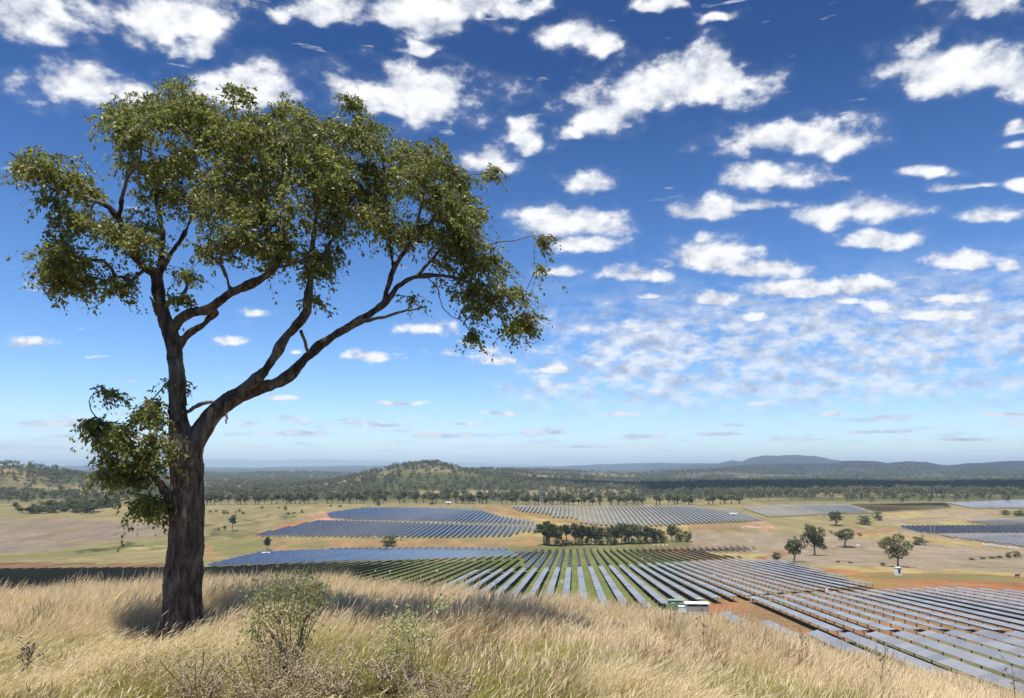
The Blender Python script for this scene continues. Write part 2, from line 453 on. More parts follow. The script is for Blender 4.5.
def ground_colour(X, Y, Z):
    px, py = project(X, Y, Z)
    c = np.empty(X.shape + (3,)); c[:] = PASTURE
    n1 = fbm(X / 60.0, Y / 60.0, 51, 4)[..., None]
    n2 = fbm(X / 260.0, Y / 160.0, 61, 4)[..., None]
    c = c * (0.8 + 0.4 * n1)
    c = c * (1 - 0.45 * sstep(n2, .5, .62)) + GREEN * 0.45 * sstep(n2, .5, .62)
    jx = (fbm(X / 14.0, Y / 22.0, 71, 3) - .5)
    wob = np.interp(Y, [100, 300, 700, 1400], [9, 7, 5, 3])
    front = (Y > 60)
    n4 = fbm(X / 45.0, Y / 60.0, 75, 3)[..., None]
    n3 = fbm(X / 9.0, Y / 18.0, 81, 3)[..., None]
    for poly, pc in PATCH:
        m = in_poly(px + jx * wob * 3.0 + (n4[..., 0] - .5) * wob * 4, py + (jx + n4[..., 0] - .5) * wob * .8, poly) & front & (Y < 1700)
        blend = np.clip(.86 + 1.5 * (n3 - .5) + .9 * (n1 - .5), .25, 1)
        c[m] = (c * (1 - blend) + pc * (0.80 + 0.40 * n3) * blend)[m]
    # wooded and cleared country beyond the plain
    fw = (sstep(Y, 1150, 1500))[..., None]
    cl = fbm(X / 330.0, Y / 260.0, 91, 4)[..., None]
    cl2 = fbm(X / 1900.0, Y / 700.0, 95, 4)[..., None]
    tan_, ol = srgb(176,160,118), srgb(92,98,62)
    t = sstep(cl * .6 + cl2 * .4, .46, .6)
    t = t * (1 - .8 * sstep(Y, 5500, 8500)[..., None])
    far = ol * (1 - t) + tan_ * t
    blue = sstep(Y, 3800, 7500)[..., None]  # far ground blued with distance: aerial haze painted into its colour
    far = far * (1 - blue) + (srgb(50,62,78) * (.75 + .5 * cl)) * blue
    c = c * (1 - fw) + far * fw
    near = (1 - sstep(Y, 30, 90))[..., None] * np.ones_like(c)
    c = c * (1 - near) + srgb(88,76,46) * near
    return np.clip(c * ALB, 0, 1)

def mat(name, build):
    m = bpy.data.materials.new(name); m.use_nodes = True
    b = NT(m.node_tree)
    sh = build(b)
    b.n('ShaderNodeOutputMaterial', {'Surface': sh})
    return m
def principled(b, colr, rough=0.7, **kw):
    ins = {'Roughness': rough}
    nd = b.n('ShaderNodeBsdfPrincipled', ins)
    if isinstance(colr, bpy.types.NodeSocket): b.t.links.new(colr, nd.inputs['Base Color'])
    else: nd.inputs['Base Color'].default_value = (*colr, 1)
    for k, v in kw.items():
        s = nd.inputs[k.replace('_', ' ')]
        if isinstance(v, bpy.types.NodeSocket): b.t.links.new(v, s)
        else: s.default_value = v
    return nd.outputs[0]
def geo_pos(b): return b.n('ShaderNodeNewGeometry').outputs['Position']

def ground_mat(b):
    c = b.n('ShaderNodeVertexColor', layer_name='soil').outputs[0]
    pos = geo_pos(b)
    n = b.noise(pos, 0.35, 6.0, 0.65)
    n2 = b.noise(b.v('MULTIPLY', pos, (1, .35, 1)), 0.05, 5.0, 0.6)
    n3 = b.noise(pos, 2.2, 4.0, 0.6)
    k = b.m('MULTIPLY', b.m('MULTIPLY_ADD', n, 1.3, 0.35), b.m('MULTIPLY_ADD', n2, 1.1, 0.45))
    c = b.mix(1.0, c, b.n('ShaderNodeCombineXYZ', {0: k, 1: k, 2: k}).outputs[0], 'MULTIPLY')
    tuft = b.smooth(n3, 0.56, 0.66)
    c = b.mix(b.m('MULTIPLY', tuft, 0.45), c, (0.075, 0.08, 0.032))
    bump = b.n('ShaderNodeBump', {'Strength': 0.6, 'Distance': 0.3, 'Height': n}).outputs[0]
    return principled(b, c, 0.95, Normal=bump, Specular_IOR_Level=0.1)
M = {}
M['ground'] = mat('dry_grassland_soil', ground_mat)

def build_ground():
    r = np.concatenate([np.geomspace(0.4, 25, 100, endpoint=False), np.geomspace(25, 130, 40, endpoint=False),
                        np.geomspace(130, 1700, 300, endpoint=False), np.geomspace(1700, 8500, 100, endpoint=False),
                        np.geomspace(8500, 62000, 90)])
    th = np.concatenate([np.linspace(-180, -60, 26, endpoint=False), np.linspace(-60, -40, 22, endpoint=False), np.linspace(-40, 40, 430, endpoint=False),
                         np.linspace(40, 60, 22, endpoint=False), np.linspace(60, 180, 26, endpoint=False)]) * math.pi / 180
    Rr, Th = np.meshgrid(r, th, indexing='ij')
    X, Y = Rr * np.sin(Th), Rr * np.cos(Th)
    Z = T(X, Y)
    Z = np.where((Y < 0) & (Rr > 40), Z - (Rr - 40) * .05, Z)
    Z = np.maximum(Z, -140)
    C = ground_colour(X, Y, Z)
    v = np.stack([X, Y, Z], -1).reshape(-1, 3)
    C = C.reshape(-1, 3)
    nr, nt = len(r), len(th)
    i = np.arange(nr - 1)[:, None] * nt; j = np.arange(nt)[None, :]; j2 = (j + 1) % nt
    q = np.stack([i + j, i + nt + j, i + nt + j2, i + j2], -1).reshape(-1, 4)
    c = len(v); v = np.vstack([v, [[0, 0, -1.6]]]); C = np.vstack([C, C[:1]])
    k = np.arange(nt)
    tri = np.stack([np.full(nt, c), k, (k + 1) % nt], -1)
    me = mesh_np('ground', v, [q, tri], [M['ground']], smooth=True)
    at = me.color_attributes.new('soil', 'FLOAT_COLOR', 'POINT')
    at.data.foreach_set('color', np.hstack([C, np.ones((len(C), 1))]).astype(np.float32).ravel())
    o = obj('ground', me)
    tag(o, kind='structure')
build_ground()

# ------------------------------------------------------------------ haze
def haze_mat():
    m = bpy.data.materials.new('haze_air'); m.use_nodes = True
    b = NT(m.node_tree)
    vol = b.n('ShaderNodeVolumePrincipled', {'Color': (0.68, 0.86, 1.0, 1), 'Density': 5.2e-5, 'Anisotropy': 0.0})
    b.n('ShaderNodeOutputMaterial', {'Volume': vol.outputs[0]})
    return m
mb = MB(); mb.box((0, 0, 190), (140000, 140000, 720))
hz = mb.build('haze', haze_mat()); tag(hz, kind='stuff')

# ------------------------------------------------------------------ unseen clouds added overhead to shade the far woods
def shade_cloud_mat(b):
    return principled(b, (0.9, 0.9, 0.9), 1.0, Specular_IOR_Level=0.0)
M['shade_cloud'] = mat('shade_cloud_white', shade_cloud_mat)
def shade_cloud(tx, ty, tz, wx, wy, seed, height=1700):
    """an unseen flat-based heap of cloud whose shadow falls round the ground point tx, ty, tz"""
    t = (height - tz) / sdir.z
    c = np.array([tx + sdir.x * t, ty + sdir.y * t, height])
    g = np.random.default_rng(seed)
    nu, nv = 48, 20
    th = np.linspace(0, 2 * math.pi, nu, endpoint=False); ph = np.linspace(-math.pi / 2, math.pi / 2, nv)
    Ph, Thh = np.meshgrid(ph, th, indexing='ij')
    o1, o2, o3 = g.random(3) * 6
    rr = 1 + .22 * np.sin(3 * Thh + o1) * np.cos(Ph) + .14 * np.sin(7 * Thh + o2) * np.cos(Ph) + .1 * np.sin(5 * Ph + 4 * Thh + o3)
    x = rr * np.cos(Ph) * np.cos(Thh) * wx; y = rr * np.cos(Ph) * np.sin(Thh) * wy
    z = rr * np.sin(Ph) * min(wx, wy) * .5; z = np.where(z < 0, z * .25, z)
    v = np.stack([x, y, z], -1).reshape(-1, 3) + c
    i = np.arange(nv - 1)[:, None] * nu; j = np.arange(nu)[None, :]; j2 = (j + 1) % nu
    q = np.stack([i + j, i + j2, i + nu + j2, i + nu + j], -1).reshape(-1, 4)
    o = obj('shade_cloud', mesh_np('shade_cloud', v, q, [M['shade_cloud']], smooth=True)); tag(o, kind='structure')
shade_cloud(1250, 2450, -60, 820, 760, 1, 3000)
shade_cloud(2350, 2500, -60, 720, 740, 2, 3000)
shade_cloud(380, 2750, -62, 480, 330, 3, 3300)

# ------------------------------------------------------------------ solar farm
def panel_mat(b):
    uv = b.n('ShaderNodeUVMap').outputs[0]
    s = b.n('ShaderNodeSeparateXYZ', {0: uv})
    fu = b.m('FRACT', s.outputs[0])
    wn = b.n('ShaderNodeTexWhiteNoise', {'Vector': b.n('ShaderNodeCombineXYZ', {0: b.m('FLOOR', b.m('MULTIPLY', s.outputs[0], .25)), 1: b.n('ShaderNodeObjectInfo').outputs['Random']}).outputs[0]}, noise_dimensions='2D').outputs[0]
    edge = b.m('MAXIMUM', b.m('LESS_THAN', fu, 0.022), b.m('GREATER_THAN', fu, 0.978))
    pos = geo_pos(b)
    dust = b.noise(pos, 0.25, 3.0, 0.6)
    c = b.mix(dust, (0.014, 0.017, 0.028), (0.034, 0.038, 0.054))
    kk = b.m('MULTIPLY_ADD', wn, .5, .75)
    c = b.mix(1.0, c, b.n('ShaderNodeCombineXYZ', {0: kk, 1: kk, 2: kk}).outputs[0], 'MULTIPLY')
    c = b.mix(edge, c, (0.45, 0.46, 0.48))
    rough = b.m('MULTIPLY_ADD', dust, 0.12, 0.14)
    return principled(b, c, rough, IOR=1.48, Specular_IOR_Level=0.5)
M['panel'] = mat('panel_glass', panel_mat)
def dusty_sheen_mat(b):
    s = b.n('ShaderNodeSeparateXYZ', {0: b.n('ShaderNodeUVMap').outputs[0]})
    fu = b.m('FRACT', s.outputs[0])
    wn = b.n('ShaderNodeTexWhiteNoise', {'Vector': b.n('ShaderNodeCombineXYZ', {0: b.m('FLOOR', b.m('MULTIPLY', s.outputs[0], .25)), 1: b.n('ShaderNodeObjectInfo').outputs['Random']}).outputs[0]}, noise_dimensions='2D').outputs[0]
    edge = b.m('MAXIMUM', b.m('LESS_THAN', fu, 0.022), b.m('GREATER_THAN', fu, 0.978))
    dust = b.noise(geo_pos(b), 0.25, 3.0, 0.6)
    c = b.mix(dust, (0.13, 0.13, 0.138), (0.21, 0.208, 0.21))  # grey base: sky reflection of flatter panels painted in, besides dust
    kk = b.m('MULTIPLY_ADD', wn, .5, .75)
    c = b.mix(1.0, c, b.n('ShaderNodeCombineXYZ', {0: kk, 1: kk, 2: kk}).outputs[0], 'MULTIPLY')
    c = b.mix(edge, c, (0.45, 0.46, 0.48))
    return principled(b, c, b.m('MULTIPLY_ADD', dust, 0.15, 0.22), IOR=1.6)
M['dusty_sheen'] = mat('dusty_sheen_panel_glass', dusty_sheen_mat)
M['steel'] = mat('galvanised_steel', lambda b: principled(b, b.mix(b.noise(geo_pos(b), 3.0), (0.16, 0.16, 0.165), (0.27, 0.27, 0.28)), 0.5, Metallic=0.6))
M['backsheet'] = mat('panel_underside', lambda b: principled(b, b.mix(b.noise(geo_pos(b), 1.0), (0.035, 0.035, 0.04), (0.06, 0.06, 0.065)), 0.6))
VPU = _u_at(573)
_d = np.array([VPU, 1.0]); _d /= np.linalg.norm(_d); _e = np.array([_d[1], -_d[0]])
PITCH_ROW = 5.7
WID = 2.45
BLOCKS = [  # name, outline on the ground, tilt in degrees (+ faces right), longest row, description of the block
 ('front', [(465,574),(519,572),(573,570.5),(640,567),(690,564),(745,561.5),(792,563),(877,590),(762,600),(697,606),(655,612),(600,626),(520,626),(413,600)], -2, 83, 'pale flat panel row of the central block, {} from left in its {} tier'),
 ('left', [(-40,573),(100,571.5),(205,570.5),(330,565.5),(430,563),(490,561),(522,560),(519,571),(465,574),(413,600),(300,606),(-40,606)], -29, 200, 'dark panel row of the near left block, {} from its left end'),
 ('blue', [(205,568.5),(262,554),(335,550),(430,549),(507,549),(512,553),(521,559),(430,561.5),(330,564)], 25, 200, 'blue panel row of the strip before the round bush, {} from left'),
 ('middle', [(513,552),(573,551),(640,549.5),(690,548),(740,547),(757,549.5),(745,552),(705,553),(712,557),(745,560.3),(690,563),(640,566),(573,569.5),(526,571),(523,560)], 38, 200, 'dark tilted panel row just before the grove, {} from left'),
 ('right', [(737,603.5),(755,602),(785,600),(820,598),(860,595.5),(905,593.5),(945,592),(990,594),(1024,596),(1075,598),(1075,641),(961,638),(822,640.5)], -3, 105, 'grey panel row of the right front block, {} from left'),
 ('nearest', [(716,618),(822,643),(961,640),(1075,643),(1160,705),(1010,722),(850,690),(760,655)], -14, 200, 'blue grey panel row just below the right brow, {} from left'),
 ('field', [(250,537),(318,521.5),(345,522),(430,524),(500,526),(538,528),(538,532),(520,533),(512,537),(430,538.5)], 25, 200, 'deep blue panel row below the line of white boxes, {} from left'),
 ('field_top', [(330,519),(326,514.5),(345,511),(366,508.5),(430,509),(482,511),(500,517),(535,522.5),(538,526.5),(500,524.5),(430,522.3),(345,520.3)], 25, 200, 'deep blue panel row beyond the line of white boxes, {} from left'),
 ('far', [(510,507),(600,506.5),(690,507),(735,511),(765,521.5),(700,524),(650,527),(600,526),(580,524),(575,519),(553,518),(550,515),(520,512)], 0, 110, 'pale panel row behind the grove, {} from left in its {} tier'),
 ('pale', [(742,508),(790,506),(847,505.5),(876,514),(830,515),(768,518)], 0, 200, 'pale solar panel row, {} from the left in the far right pale field'),
 ('brown', [(850,505.2),(945,504),(952,508.5),(890,512),(877,513)], 20, 200, 'dark solar panel row, {} from the left in the far brown field'),
 ('corner', [(945,503.5),(1024,500.5),(1070,500),(1070,509),(1024,508.8),(970,509)], -8, 200, 'blue solar panel row, {} from the left in the far right corner field'),
 ('strip', [(962,521),(1024,519),(1070,519),(1070,525),(1024,525.5),(990,525)], 0, 200, 'pale solar panel row, {} from the left in the thin right strip'),
 ('dark', [(897,527.5),(1080,526.5),(1080,533.5),(935,534.5),(912,532)], -55, 200, 'dark navy solar panel row, {} from the left behind the two power poles'),
 ('slate', [(935,535.3),(1080,534.5),(1080,550),(1024,547.5),(980,542)], -3, 200, 'slate blue solar panel row, {} from the left by the white crates'),
]
def make_rows():
    rows = []
    for bi, (bn, poly, tilt, maxlen, desc) in enumerate(BLOCKS):
        wp = np.array([hit(x, y)[:2] for x, y in poly])
        S, Tt = wp @ _e, wp @ _d
        s0 = math.ceil(S.min() / PITCH_ROW); s1 = math.floor(S.max() / PITCH_ROW)
        for k in range(s0, s1 + 1):
            s = (k + 0.5) * PITCH_ROW
            cr = []
            n = len(S)
            for i in range(n):
                a, b_ = S[i], S[(i + 1) % n]
                if (a > s) != (b_ > s):
                    cr.append(Tt[i] + (s - a) / (b_ - a) * (Tt[(i + 1) % n] - Tt[i]))
            cr.sort()
            for t0, t1 in zip(cr[0::2], cr[1::2]):
                t0 += rng.random() * .6
                L = t1 - t0
                if L < 7: continue
                parts = max(1, round(L / maxlen))
                step = L / parts
                for j in range(parts):
                    a = t0 + j * step + (1.1 if j else 0); b_ = t0 + (j + 1) * step
                    rows.append(dict(block=bn, tilt=tilt + rng.normal() * 1.4, s=s, t0=a, t1=b_, tier=j, tiers=parts, desc=desc))
    # how large each shows
    for r in rows:
        ts = np.linspace(r['t0'], r['t1'], 5)
        pts = r['s'] * _e[None] + ts[:, None] * _d[None]
        z = T(pts[:, 0], pts[:, 1]) + 1.5
        px, py = project(pts[:, 0], pts[:, 1], z)
        brow = np.interp(px, BROW_X, BROW_Y)
        vis = (px > -3) & (px < W + 3) & (py < brow + 1)
        r['vis'] = vis.mean()
        r['px'] = px.mean(); r['py'] = py.mean()
        fw = pts[:, 1].mean() * CP + z.mean() * SP
        r['size'] = vis.mean() * (abs(py[0] - py[-1]) + abs(px[0] - px[-1])) * WID * F / fw
    return rows
def station(r):
    n = max(2, int((r['t1'] - r['t0']) / 6.0) + 1)
    ts = np.linspace(r['t0'], r['t1'], n)
    p = r['s'] * _e[None] + ts[:, None] * _d[None]
    z = T(p[:, 0], p[:, 1])
    return ts, np.column_stack([p, z])
def table_arrays(r, org):
    ts, p = station(r)
    n = len(ts)
    a = R(r['tilt'])
    off = np.array([(-WID/2, .03), (WID/2, .03), (WID/2, -.03), (-WID/2, -.03)])
    lat = off[:, 0] * math.cos(a) + off[:, 1] * math.sin(a)
    hgt = -off[:, 0] * math.sin(a) + off[:, 1] * math.cos(a)
    c = p + np.array([0, 0, 1.8])
    v = c[:, None, :] + lat[None, :, None] * np.array([_e[0], _e[1], 0])[None, None] + hgt[None, :, None] * np.array([0, 0, 1.0])
    v = v.reshape(-1, 3) - org
    i = np.arange(n - 1) * 4
    q = np.concatenate([np.stack([i + k, i + (k + 1) % 4, i + 4 + (k + 1) % 4, i + 4 + k], -1) for k in range(4)] + [np.array([[0, 3, 2, 1], [4*n-4, 4*n-3, 4*n-2, 4*n-1]])])
    mi = np.concatenate([np.full(n - 1, 3 if r['block'] in DUSTY_SHEEN else 0), np.full(n - 1, 2), np.full(n - 1, 1), np.full(n - 1, 2), [2, 2]])
    ru = (ts - ts[0]) / 1.02
    uv = np.zeros((len(q), 4, 2))
    for k in range(4):
        s = slice(k * (n - 1), (k + 1) * (n - 1))
        uv[s, 0, 0] = uv[s, 1, 0] = ru[:-1]; uv[s, 2, 0] = uv[s, 3, 0] = ru[1:]
        uv[s, 1, 1] = uv[s, 2, 1] = 1
    return v, q, mi, uv
def tube_post_arrays(r, org, posts=True):
    m = MB()
    ts, p = station(r)
    m.tube(p - org + np.array([0, 0, 1.67]), 0.07, 4)
    if posts:
        for c in p: m.box(c - org + np.array([0, 0, .78]), (.17, .21, 1.75))
    return np.concatenate(m.V), np.concatenate(m.Q)
def ordinal(n):
    return f"{n}{'th' if 10 <= n % 100 <= 20 else {1:'st',2:'nd',3:'rd'}.get(n % 10, 'th')}"
def set_uv(me, uv):
    l = me.uv_layers.new(name='UVMap'); l.data.foreach_set('uv', np.asarray(uv, np.float32).ravel())
PM = [M['panel'], M['backsheet'], M['steel'], M['dusty_sheen']]
DUSTY_SHEEN = ('front', 'right', 'far', 'pale', 'strip', 'slate', 'nearest', 'corner')  # blocks whose glass carries the painted sky sheen
def build_rows():
    rows = make_rows()
    rows.sort(key=lambda r: -r['size'])
    big = [r for r in rows if r['vis'] > 0][:300]
    bset = {id(r) for r in big}
    rest = [r for r in rows if id(r) not in bset]
    # places are counted over the rows in view of each block and tier
    seen = {}
    for r in sorted([r for r in rows if r['vis'] > 0], key=lambda r: r['s']):
        k = (r['block'], r['tier'] if '{} tier' in r['desc'] else r['t0'] > 1e9)
        seen[k] = seen.get(k, 0) + 1; r['n'] = seen[k]
    for rank, r in enumerate(big):
        mid = (r['t0'] + r['t1']) / 2
        o2 = r['s'] * _e + mid * _d
        org = np.array([o2[0], o2[1], float(T(o2[0], o2[1]))])
        tiername = ['nearer', 'farther', 'farthest'][r['tier']] if r['tiers'] > 1 else 'single'
        lab = r['desc'].format(ordinal(r['n']), tiername) if r['desc'].count('{}') == 2 else r['desc'].format(ordinal(r['n']))
        v, q, mi, uv = table_arrays(r, org)
        if rank < 130 and r['block'] in ('front', 'right', 'nearest', 'left', 'middle'):
            root = empty('solar_panel_row', org)
            me = mesh_np('panel_table', v, q, PM, mi); set_uv(me, uv)
            obj('panel_table', me, root)
            tv, tq = tube_post_arrays(r, org, False)
            obj('torque_tube', mesh_np('torque_tube', tv, tq, [M['steel']]), root)
            ts, p = station(r)
            for c in p:
                o = bpy.data.objects.new('post', POST); o.location = c - org; link(o, root)
        else:
            tv, tq = tube_post_arrays(r, org)
            me = mesh_np('solar_panel_row', np.vstack([v, tv]), np.vstack([q, tq + len(v)]), PM, np.concatenate([mi, np.full(len(tq), 2)]))
            set_uv(me, np.concatenate([uv.reshape(-1, 2), np.zeros((len(tq) * 4, 2))]))
            root = obj('solar_panel_row', me, loc=org)
        tag(root, lab, 'solar panel row', 'rows of solar panels across the valley floor')
    V, Q, MI, UV, n = [], [], [], [], 0
    for r in rest:
        v, q, mi, uv = table_arrays(r, np.zeros(3)); tv, tq = tube_post_arrays(r, np.zeros(3), r['py'] > 530)
        V += [v, tv]; Q += [q + n, tq + n + len(v)]; MI += [mi, np.full(len(tq), 2)]; UV += [uv.reshape(-1, 2), np.zeros((len(tq) * 4, 2))]
        n += len(v) + len(tv)
    me = mesh_np('solar_panel_field', np.concatenate(V), np.concatenate(Q), PM, np.concatenate(MI)); set_uv(me, np.concatenate(UV))
    tag(obj('solar_panel_field', me), 'far fields of small pale and blue solar panel rows across the valley', 'solar panels', kind='stuff')
    print('rows', len(rows), 'individual', len(big))
    return rows
_pm = MB(); _pm.box((0, 0, .78), (.17, .21, 1.75)); POST = _pm.mesh('post', [M['steel']])
ROWS = build_rows()

# ------------------------------------------------------------------ foliage, bark and small-object materials
def leaf_mat(c0, c1, c2, trans=0.25):
    def f(b):
        g = b.n('ShaderNodeNewGeometry')
        oi = b.n('ShaderNodeObjectInfo').outputs['Random']
        c = b.ramp(b.m('FRACT', b.m('ADD', g.outputs['Random Per Island'], b.m('MULTIPLY', oi, 0.35))), [(0.0, c0), (0.55, c1), (1.0, c2)])
        k = b.m('MULTIPLY_ADD', oi, 0.5, 0.75)
        c = b.mix(1.0, c, b.n('ShaderNodeCombineXYZ', {0: k, 1: k, 2: k}).outputs[0], 'MULTIPLY')
        p = principled(b, c, 0.55, Specular_IOR_Level=0.25)
        t = b.n('ShaderNodeBsdfTranslucent', {'Color': c})
        return b.n('ShaderNodeMixShader', {0: trans, 1: p, 2: t.outputs[0]}).outputs[0]
    return f
M['gum_leaf'] = mat('gum_foliage', leaf_mat((0.075, 0.088, 0.036), (0.130, 0.140, 0.062), (0.21, 0.205, 0.108)))
M['dark_leaf'] = mat('dense_dark_foliage', leaf_mat((0.048, 0.066, 0.021), (0.088, 0.110, 0.036), (0.150, 0.165, 0.062)))
M['wood_leaf'] = mat('far_wood_foliage', leaf_mat((0.074, 0.086, 0.042), (0.120, 0.128, 0.064), (0.185, 0.18, 0.10), 0.15))
def bark_small(b):
    n = b.noise(b.v('MULTIPLY', geo_pos(b), (1, 1, .2)), 1.5, 3.0)
    return principled(b, b.mix(n, (0.10, 0.085, 0.07), (0.30, 0.27, 0.23)), 0.9)
M['gum_bark'] = mat('pale_gum_bark', bark_small)

# ------------------------------------------------------------------ trees of the valley
def quads_at(g, c, size, up=None):
    """randomly turned leaf-clump quads centred on rows of c"""
    n = len(c)
    a = g.normal(size=(n, 3)); a /= np.linalg.norm(a, axis=1, keepdims=True)
    t = g.normal(size=(n, 3)); bb = np.cross(a, t); bb /= np.linalg.norm(bb, axis=1, keepdims=True) + 1e-9
    s = size * g.uniform(0.6, 1.35, (n, 1))
    cc = bb * s * .62; aa = a * s
    k = g.uniform(.3, .8, (n, 1))
    v = np.stack([c - aa, c + cc * k, c + aa, c - cc], 1).reshape(-1, 3)
    return v, np.arange(4 * n).reshape(-1, 4)
def tree_arrays(seed, kind, nq, qs, limbs=7, sides=5):
    """one tree about 1 m high and wide as its kind; returns trunk (verts, quads) and crown (verts, quads)"""
    g = np.random.default_rng(seed)
    tb = MB(); cl = []
    spec = dict(gum=(.42, .46, .62, 1.0), vase=(.30, .56, .70, 1.0), tall=(.45, .26, .66, 1.0), bush=(.06, .5, .46, .96), oval=(.30, .36, .60, 1.0), two=(.30, .42, .60, 1.0))[kind]
    fork, wr, mid, top = spec
    lean = g.normal(0, .03, 2)
    r0 = .030 if kind != 'bush' else .022
    tr = spline(np.array([[0, 0, -.02], [lean[0] * .4, lean[1] * .4, fork * .55], [lean[0], lean[1], fork]]), 6)
    tb.tube(tr, np.linspace(r0 * 1.25, r0 * .8, 6), sides)
    for k in range(limbs):
        an = k * 2.399 + g.uniform(0, .7)
        lv = (k + .5) / limbs
        out = wr * g.uniform(.55, .95) * (1 - .55 * lv ** 2)
        zt = fork + (top - fork) * (0.28 + .66 * lv) * g.uniform(.86, 1.03)
        if kind == 'vase': zt = fork + (top - fork) * g.uniform(.5, .95)
        if kind == 'bush': zt = .12 + .8 * lv
        e = np.array([lean[0] + out * math.cos(an), lean[1] + out * math.sin(an), zt])
        st = tr[-1 - (k % 2)]
        midp = st * .45 + e * .55 + np.array([0, 0, -.05 if kind != 'vase' else -.09])
        lb = spline(np.array([st, midp, e]), 6)
        tb.tube(lb, np.linspace(r0 * .62, r0 * .16, 6), 4)
        for f_, rad in ((1.0, .145), (.72, .11)):
            p = lb[int(f_ * 5)]
            if f_ < 1 and p[2] < fork + .1 and kind != 'bush': continue
            rr = rad * g.uniform(.75, 1.3) * (wr / .42) ** .6
            cl.append((p + np.array([0, 0, .02]), rr))
            for _ in range(2):
                cl.append((p + g.normal(0, 1, 3) * rr * np.array([.9, .9, .45]), rr * g.uniform(.45, .7)))
    if kind in ('bush', 'oval', 'two', 'tall'):
        for _ in range(6):
            z = g.uniform(.15 if kind == 'bush' else fork + .05, top - .12)
            cl.append((np.array([g.normal(0, wr * .3), g.normal(0, wr * .3), z]), .17 * wr / .4))
    if kind == 'two':
        cl.append((np.array([.28, 0, .30]), .13)); cl.append((np.array([.38, .05, .24]), .10)); cl.append((np.array([-.2, 0, .62]), .14))
    wts = np.array([c[1] ** 2 for c in cl]); wts /= wts.sum()
    C = []
    for (p, rr), w_ in zip(cl, wts):
        n = max(3, int(nq * w_))
        d = g.normal(size=(n, 3)); d /= np.linalg.norm(d, axis=1, keepdims=True)
        rad = rr * g.uniform(.25, 1.05, (n, 1)) ** .6
        C.append(p + d * rad * np.array([1.05, 1.05, .72]))
    C = np.concatenate(C)
    C = C[C[:, 2] > .03]
    cv, cq = quads_at(g, C, qs)
    return np.concatenate(tb.V), np.concatenate(tb.Q), cv, cq
TREE_M = {}
def tree_mesh(kind, var, leaf='gum_leaf', nq=1800, qs=.036):
    k = (kind, var, leaf)
    if k not in TREE_M:
        tv, tq, cv, cq = tree_arrays(100 + var * 7 + len(kind), kind, nq, qs)
        TREE_M[k] = (mesh_np('trunk', tv, tq, [M['gum_bark']], smooth=True), mesh_np('crown', cv, cq, [M[leaf]]))
    return TREE_M[k]
def tree(name, x, y, hpx, wpx, kind, var, leaf, label, cat='tree', group=None, sink=0.0, nq=1800, qs=.036, pos=None):
    p = hit(x, y) if pos is None else pos
    p = np.array([p[0], p[1], float(T(p[0], p[1]))])
    fw = p[1] * CP + p[2] * SP
    h = hpx * fw / F
    wr = dict(gum=.46, vase=.56, tall=.26, bush=.5, oval=.36, two=.42)[kind]
    w = wpx * fw / F / (2 * wr * 1.08)
    root = empty(name, (p[0], p[1], p[2] - sink * h), random.random() * 6.28 if kind != 'two' else 0)
    root.scale = (w, w, h)
    t, c = tree_mesh(kind, var, leaf, nq, qs)
    obj('trunk', t, root); obj('crown', c, root)
    return tag(root, label, cat, group)

# lone trees of the right-hand pasture
tree('gum_tree', 898, 567, 30, 34, 'vase', 1, 'gum_leaf', 'vase-shaped open gum tree standing alone above the small white cabin', nq=2600, qs=.034)
tree('gum_tree', 815, 555.5, 30, 25, 'two', 2, 'gum_leaf', 'tall uneven gum tree with a low side branch, middle of the pasture trio', nq=2600, qs=.034)
tree('gum_tree', 794, 562, 24, 19, 'oval', 3, 'gum_leaf', 'upright oval gum tree beside the little round sapling in the pasture', nq=2600, qs=.034)
tree('gum_tree', 845, 547, 17, 23, 'gum', 4, 'gum_leaf', 'low spreading gum tree with a clear round shadow beneath, right of the trio', nq=2400, qs=.034)
tree('sapling', 776, 562.5, 10, 9, 'oval', 5, 'dark_leaf', 'small dark round sapling at the corner of the bright central panels')
tree('paddock_tree', 836, 525.5, 14, 17, 'oval', 6, 'gum_leaf', 'rounded paddock tree in front of the far pale panel field')
tree('shrub', 865, 524.5, 9, 18, 'bush', 1, 'dark_leaf', 'wide dark green bush on the pasture between two rounded trees', 'bush')
tree('paddock_tree', 879, 520.5, 9, 11, 'bush', 2, 'dark_leaf', 'compact dark tree at the tip of the pale panel field')
tree('shrub', 919, 545, 9.5, 16, 'bush', 3, 'dark_leaf', 'dense round green bush just behind the vase-shaped gum tree', 'bush')
tree('shrub', 1009, 558.5, 7, 7, 'bush', 4, 'dark_leaf', 'taller left bush of the pair at the right end of the low scrub line', 'bush')
tree('shrub', 1017, 557.5, 6.5, 8, 'bush', 5, 'dark_leaf', 'small right bush of the pair at the right end of the scrub line', 'bush')
for i, (x, y, h, w) in enumerate([(972, 560, 2.2, 9), (983, 559.3, 2.4, 8), (992, 558.6, 2.6, 9), (1000, 558.2, 3, 8)]):
    tree('low_scrub', x, y, h, w, 'bush', i, 'dark_leaf', f'low strip of dark scrub on the mauve pasture, {ordinal(i + 1)} from the left', 'scrub', 'low scrub line at right')
tree('low_scrub', 883, 565.5, 3, 9, 'bush', 6, 'dark_leaf', 'low dark patch of scrub left of the vase-shaped gum tree', 'scrub')
for i, (x, y, h, w) in enumerate([(1006, 515, 5, 12), (1018, 516, 6, 14), (1030, 516.5, 6, 14)]):
    tree('shrub', x, y, h, w, 'bush', i + 1, 'dark_leaf', f'dark shrub in the clump at the far right edge, {ordinal(i + 1)} from the left', 'bush', 'shrub clump at far right')
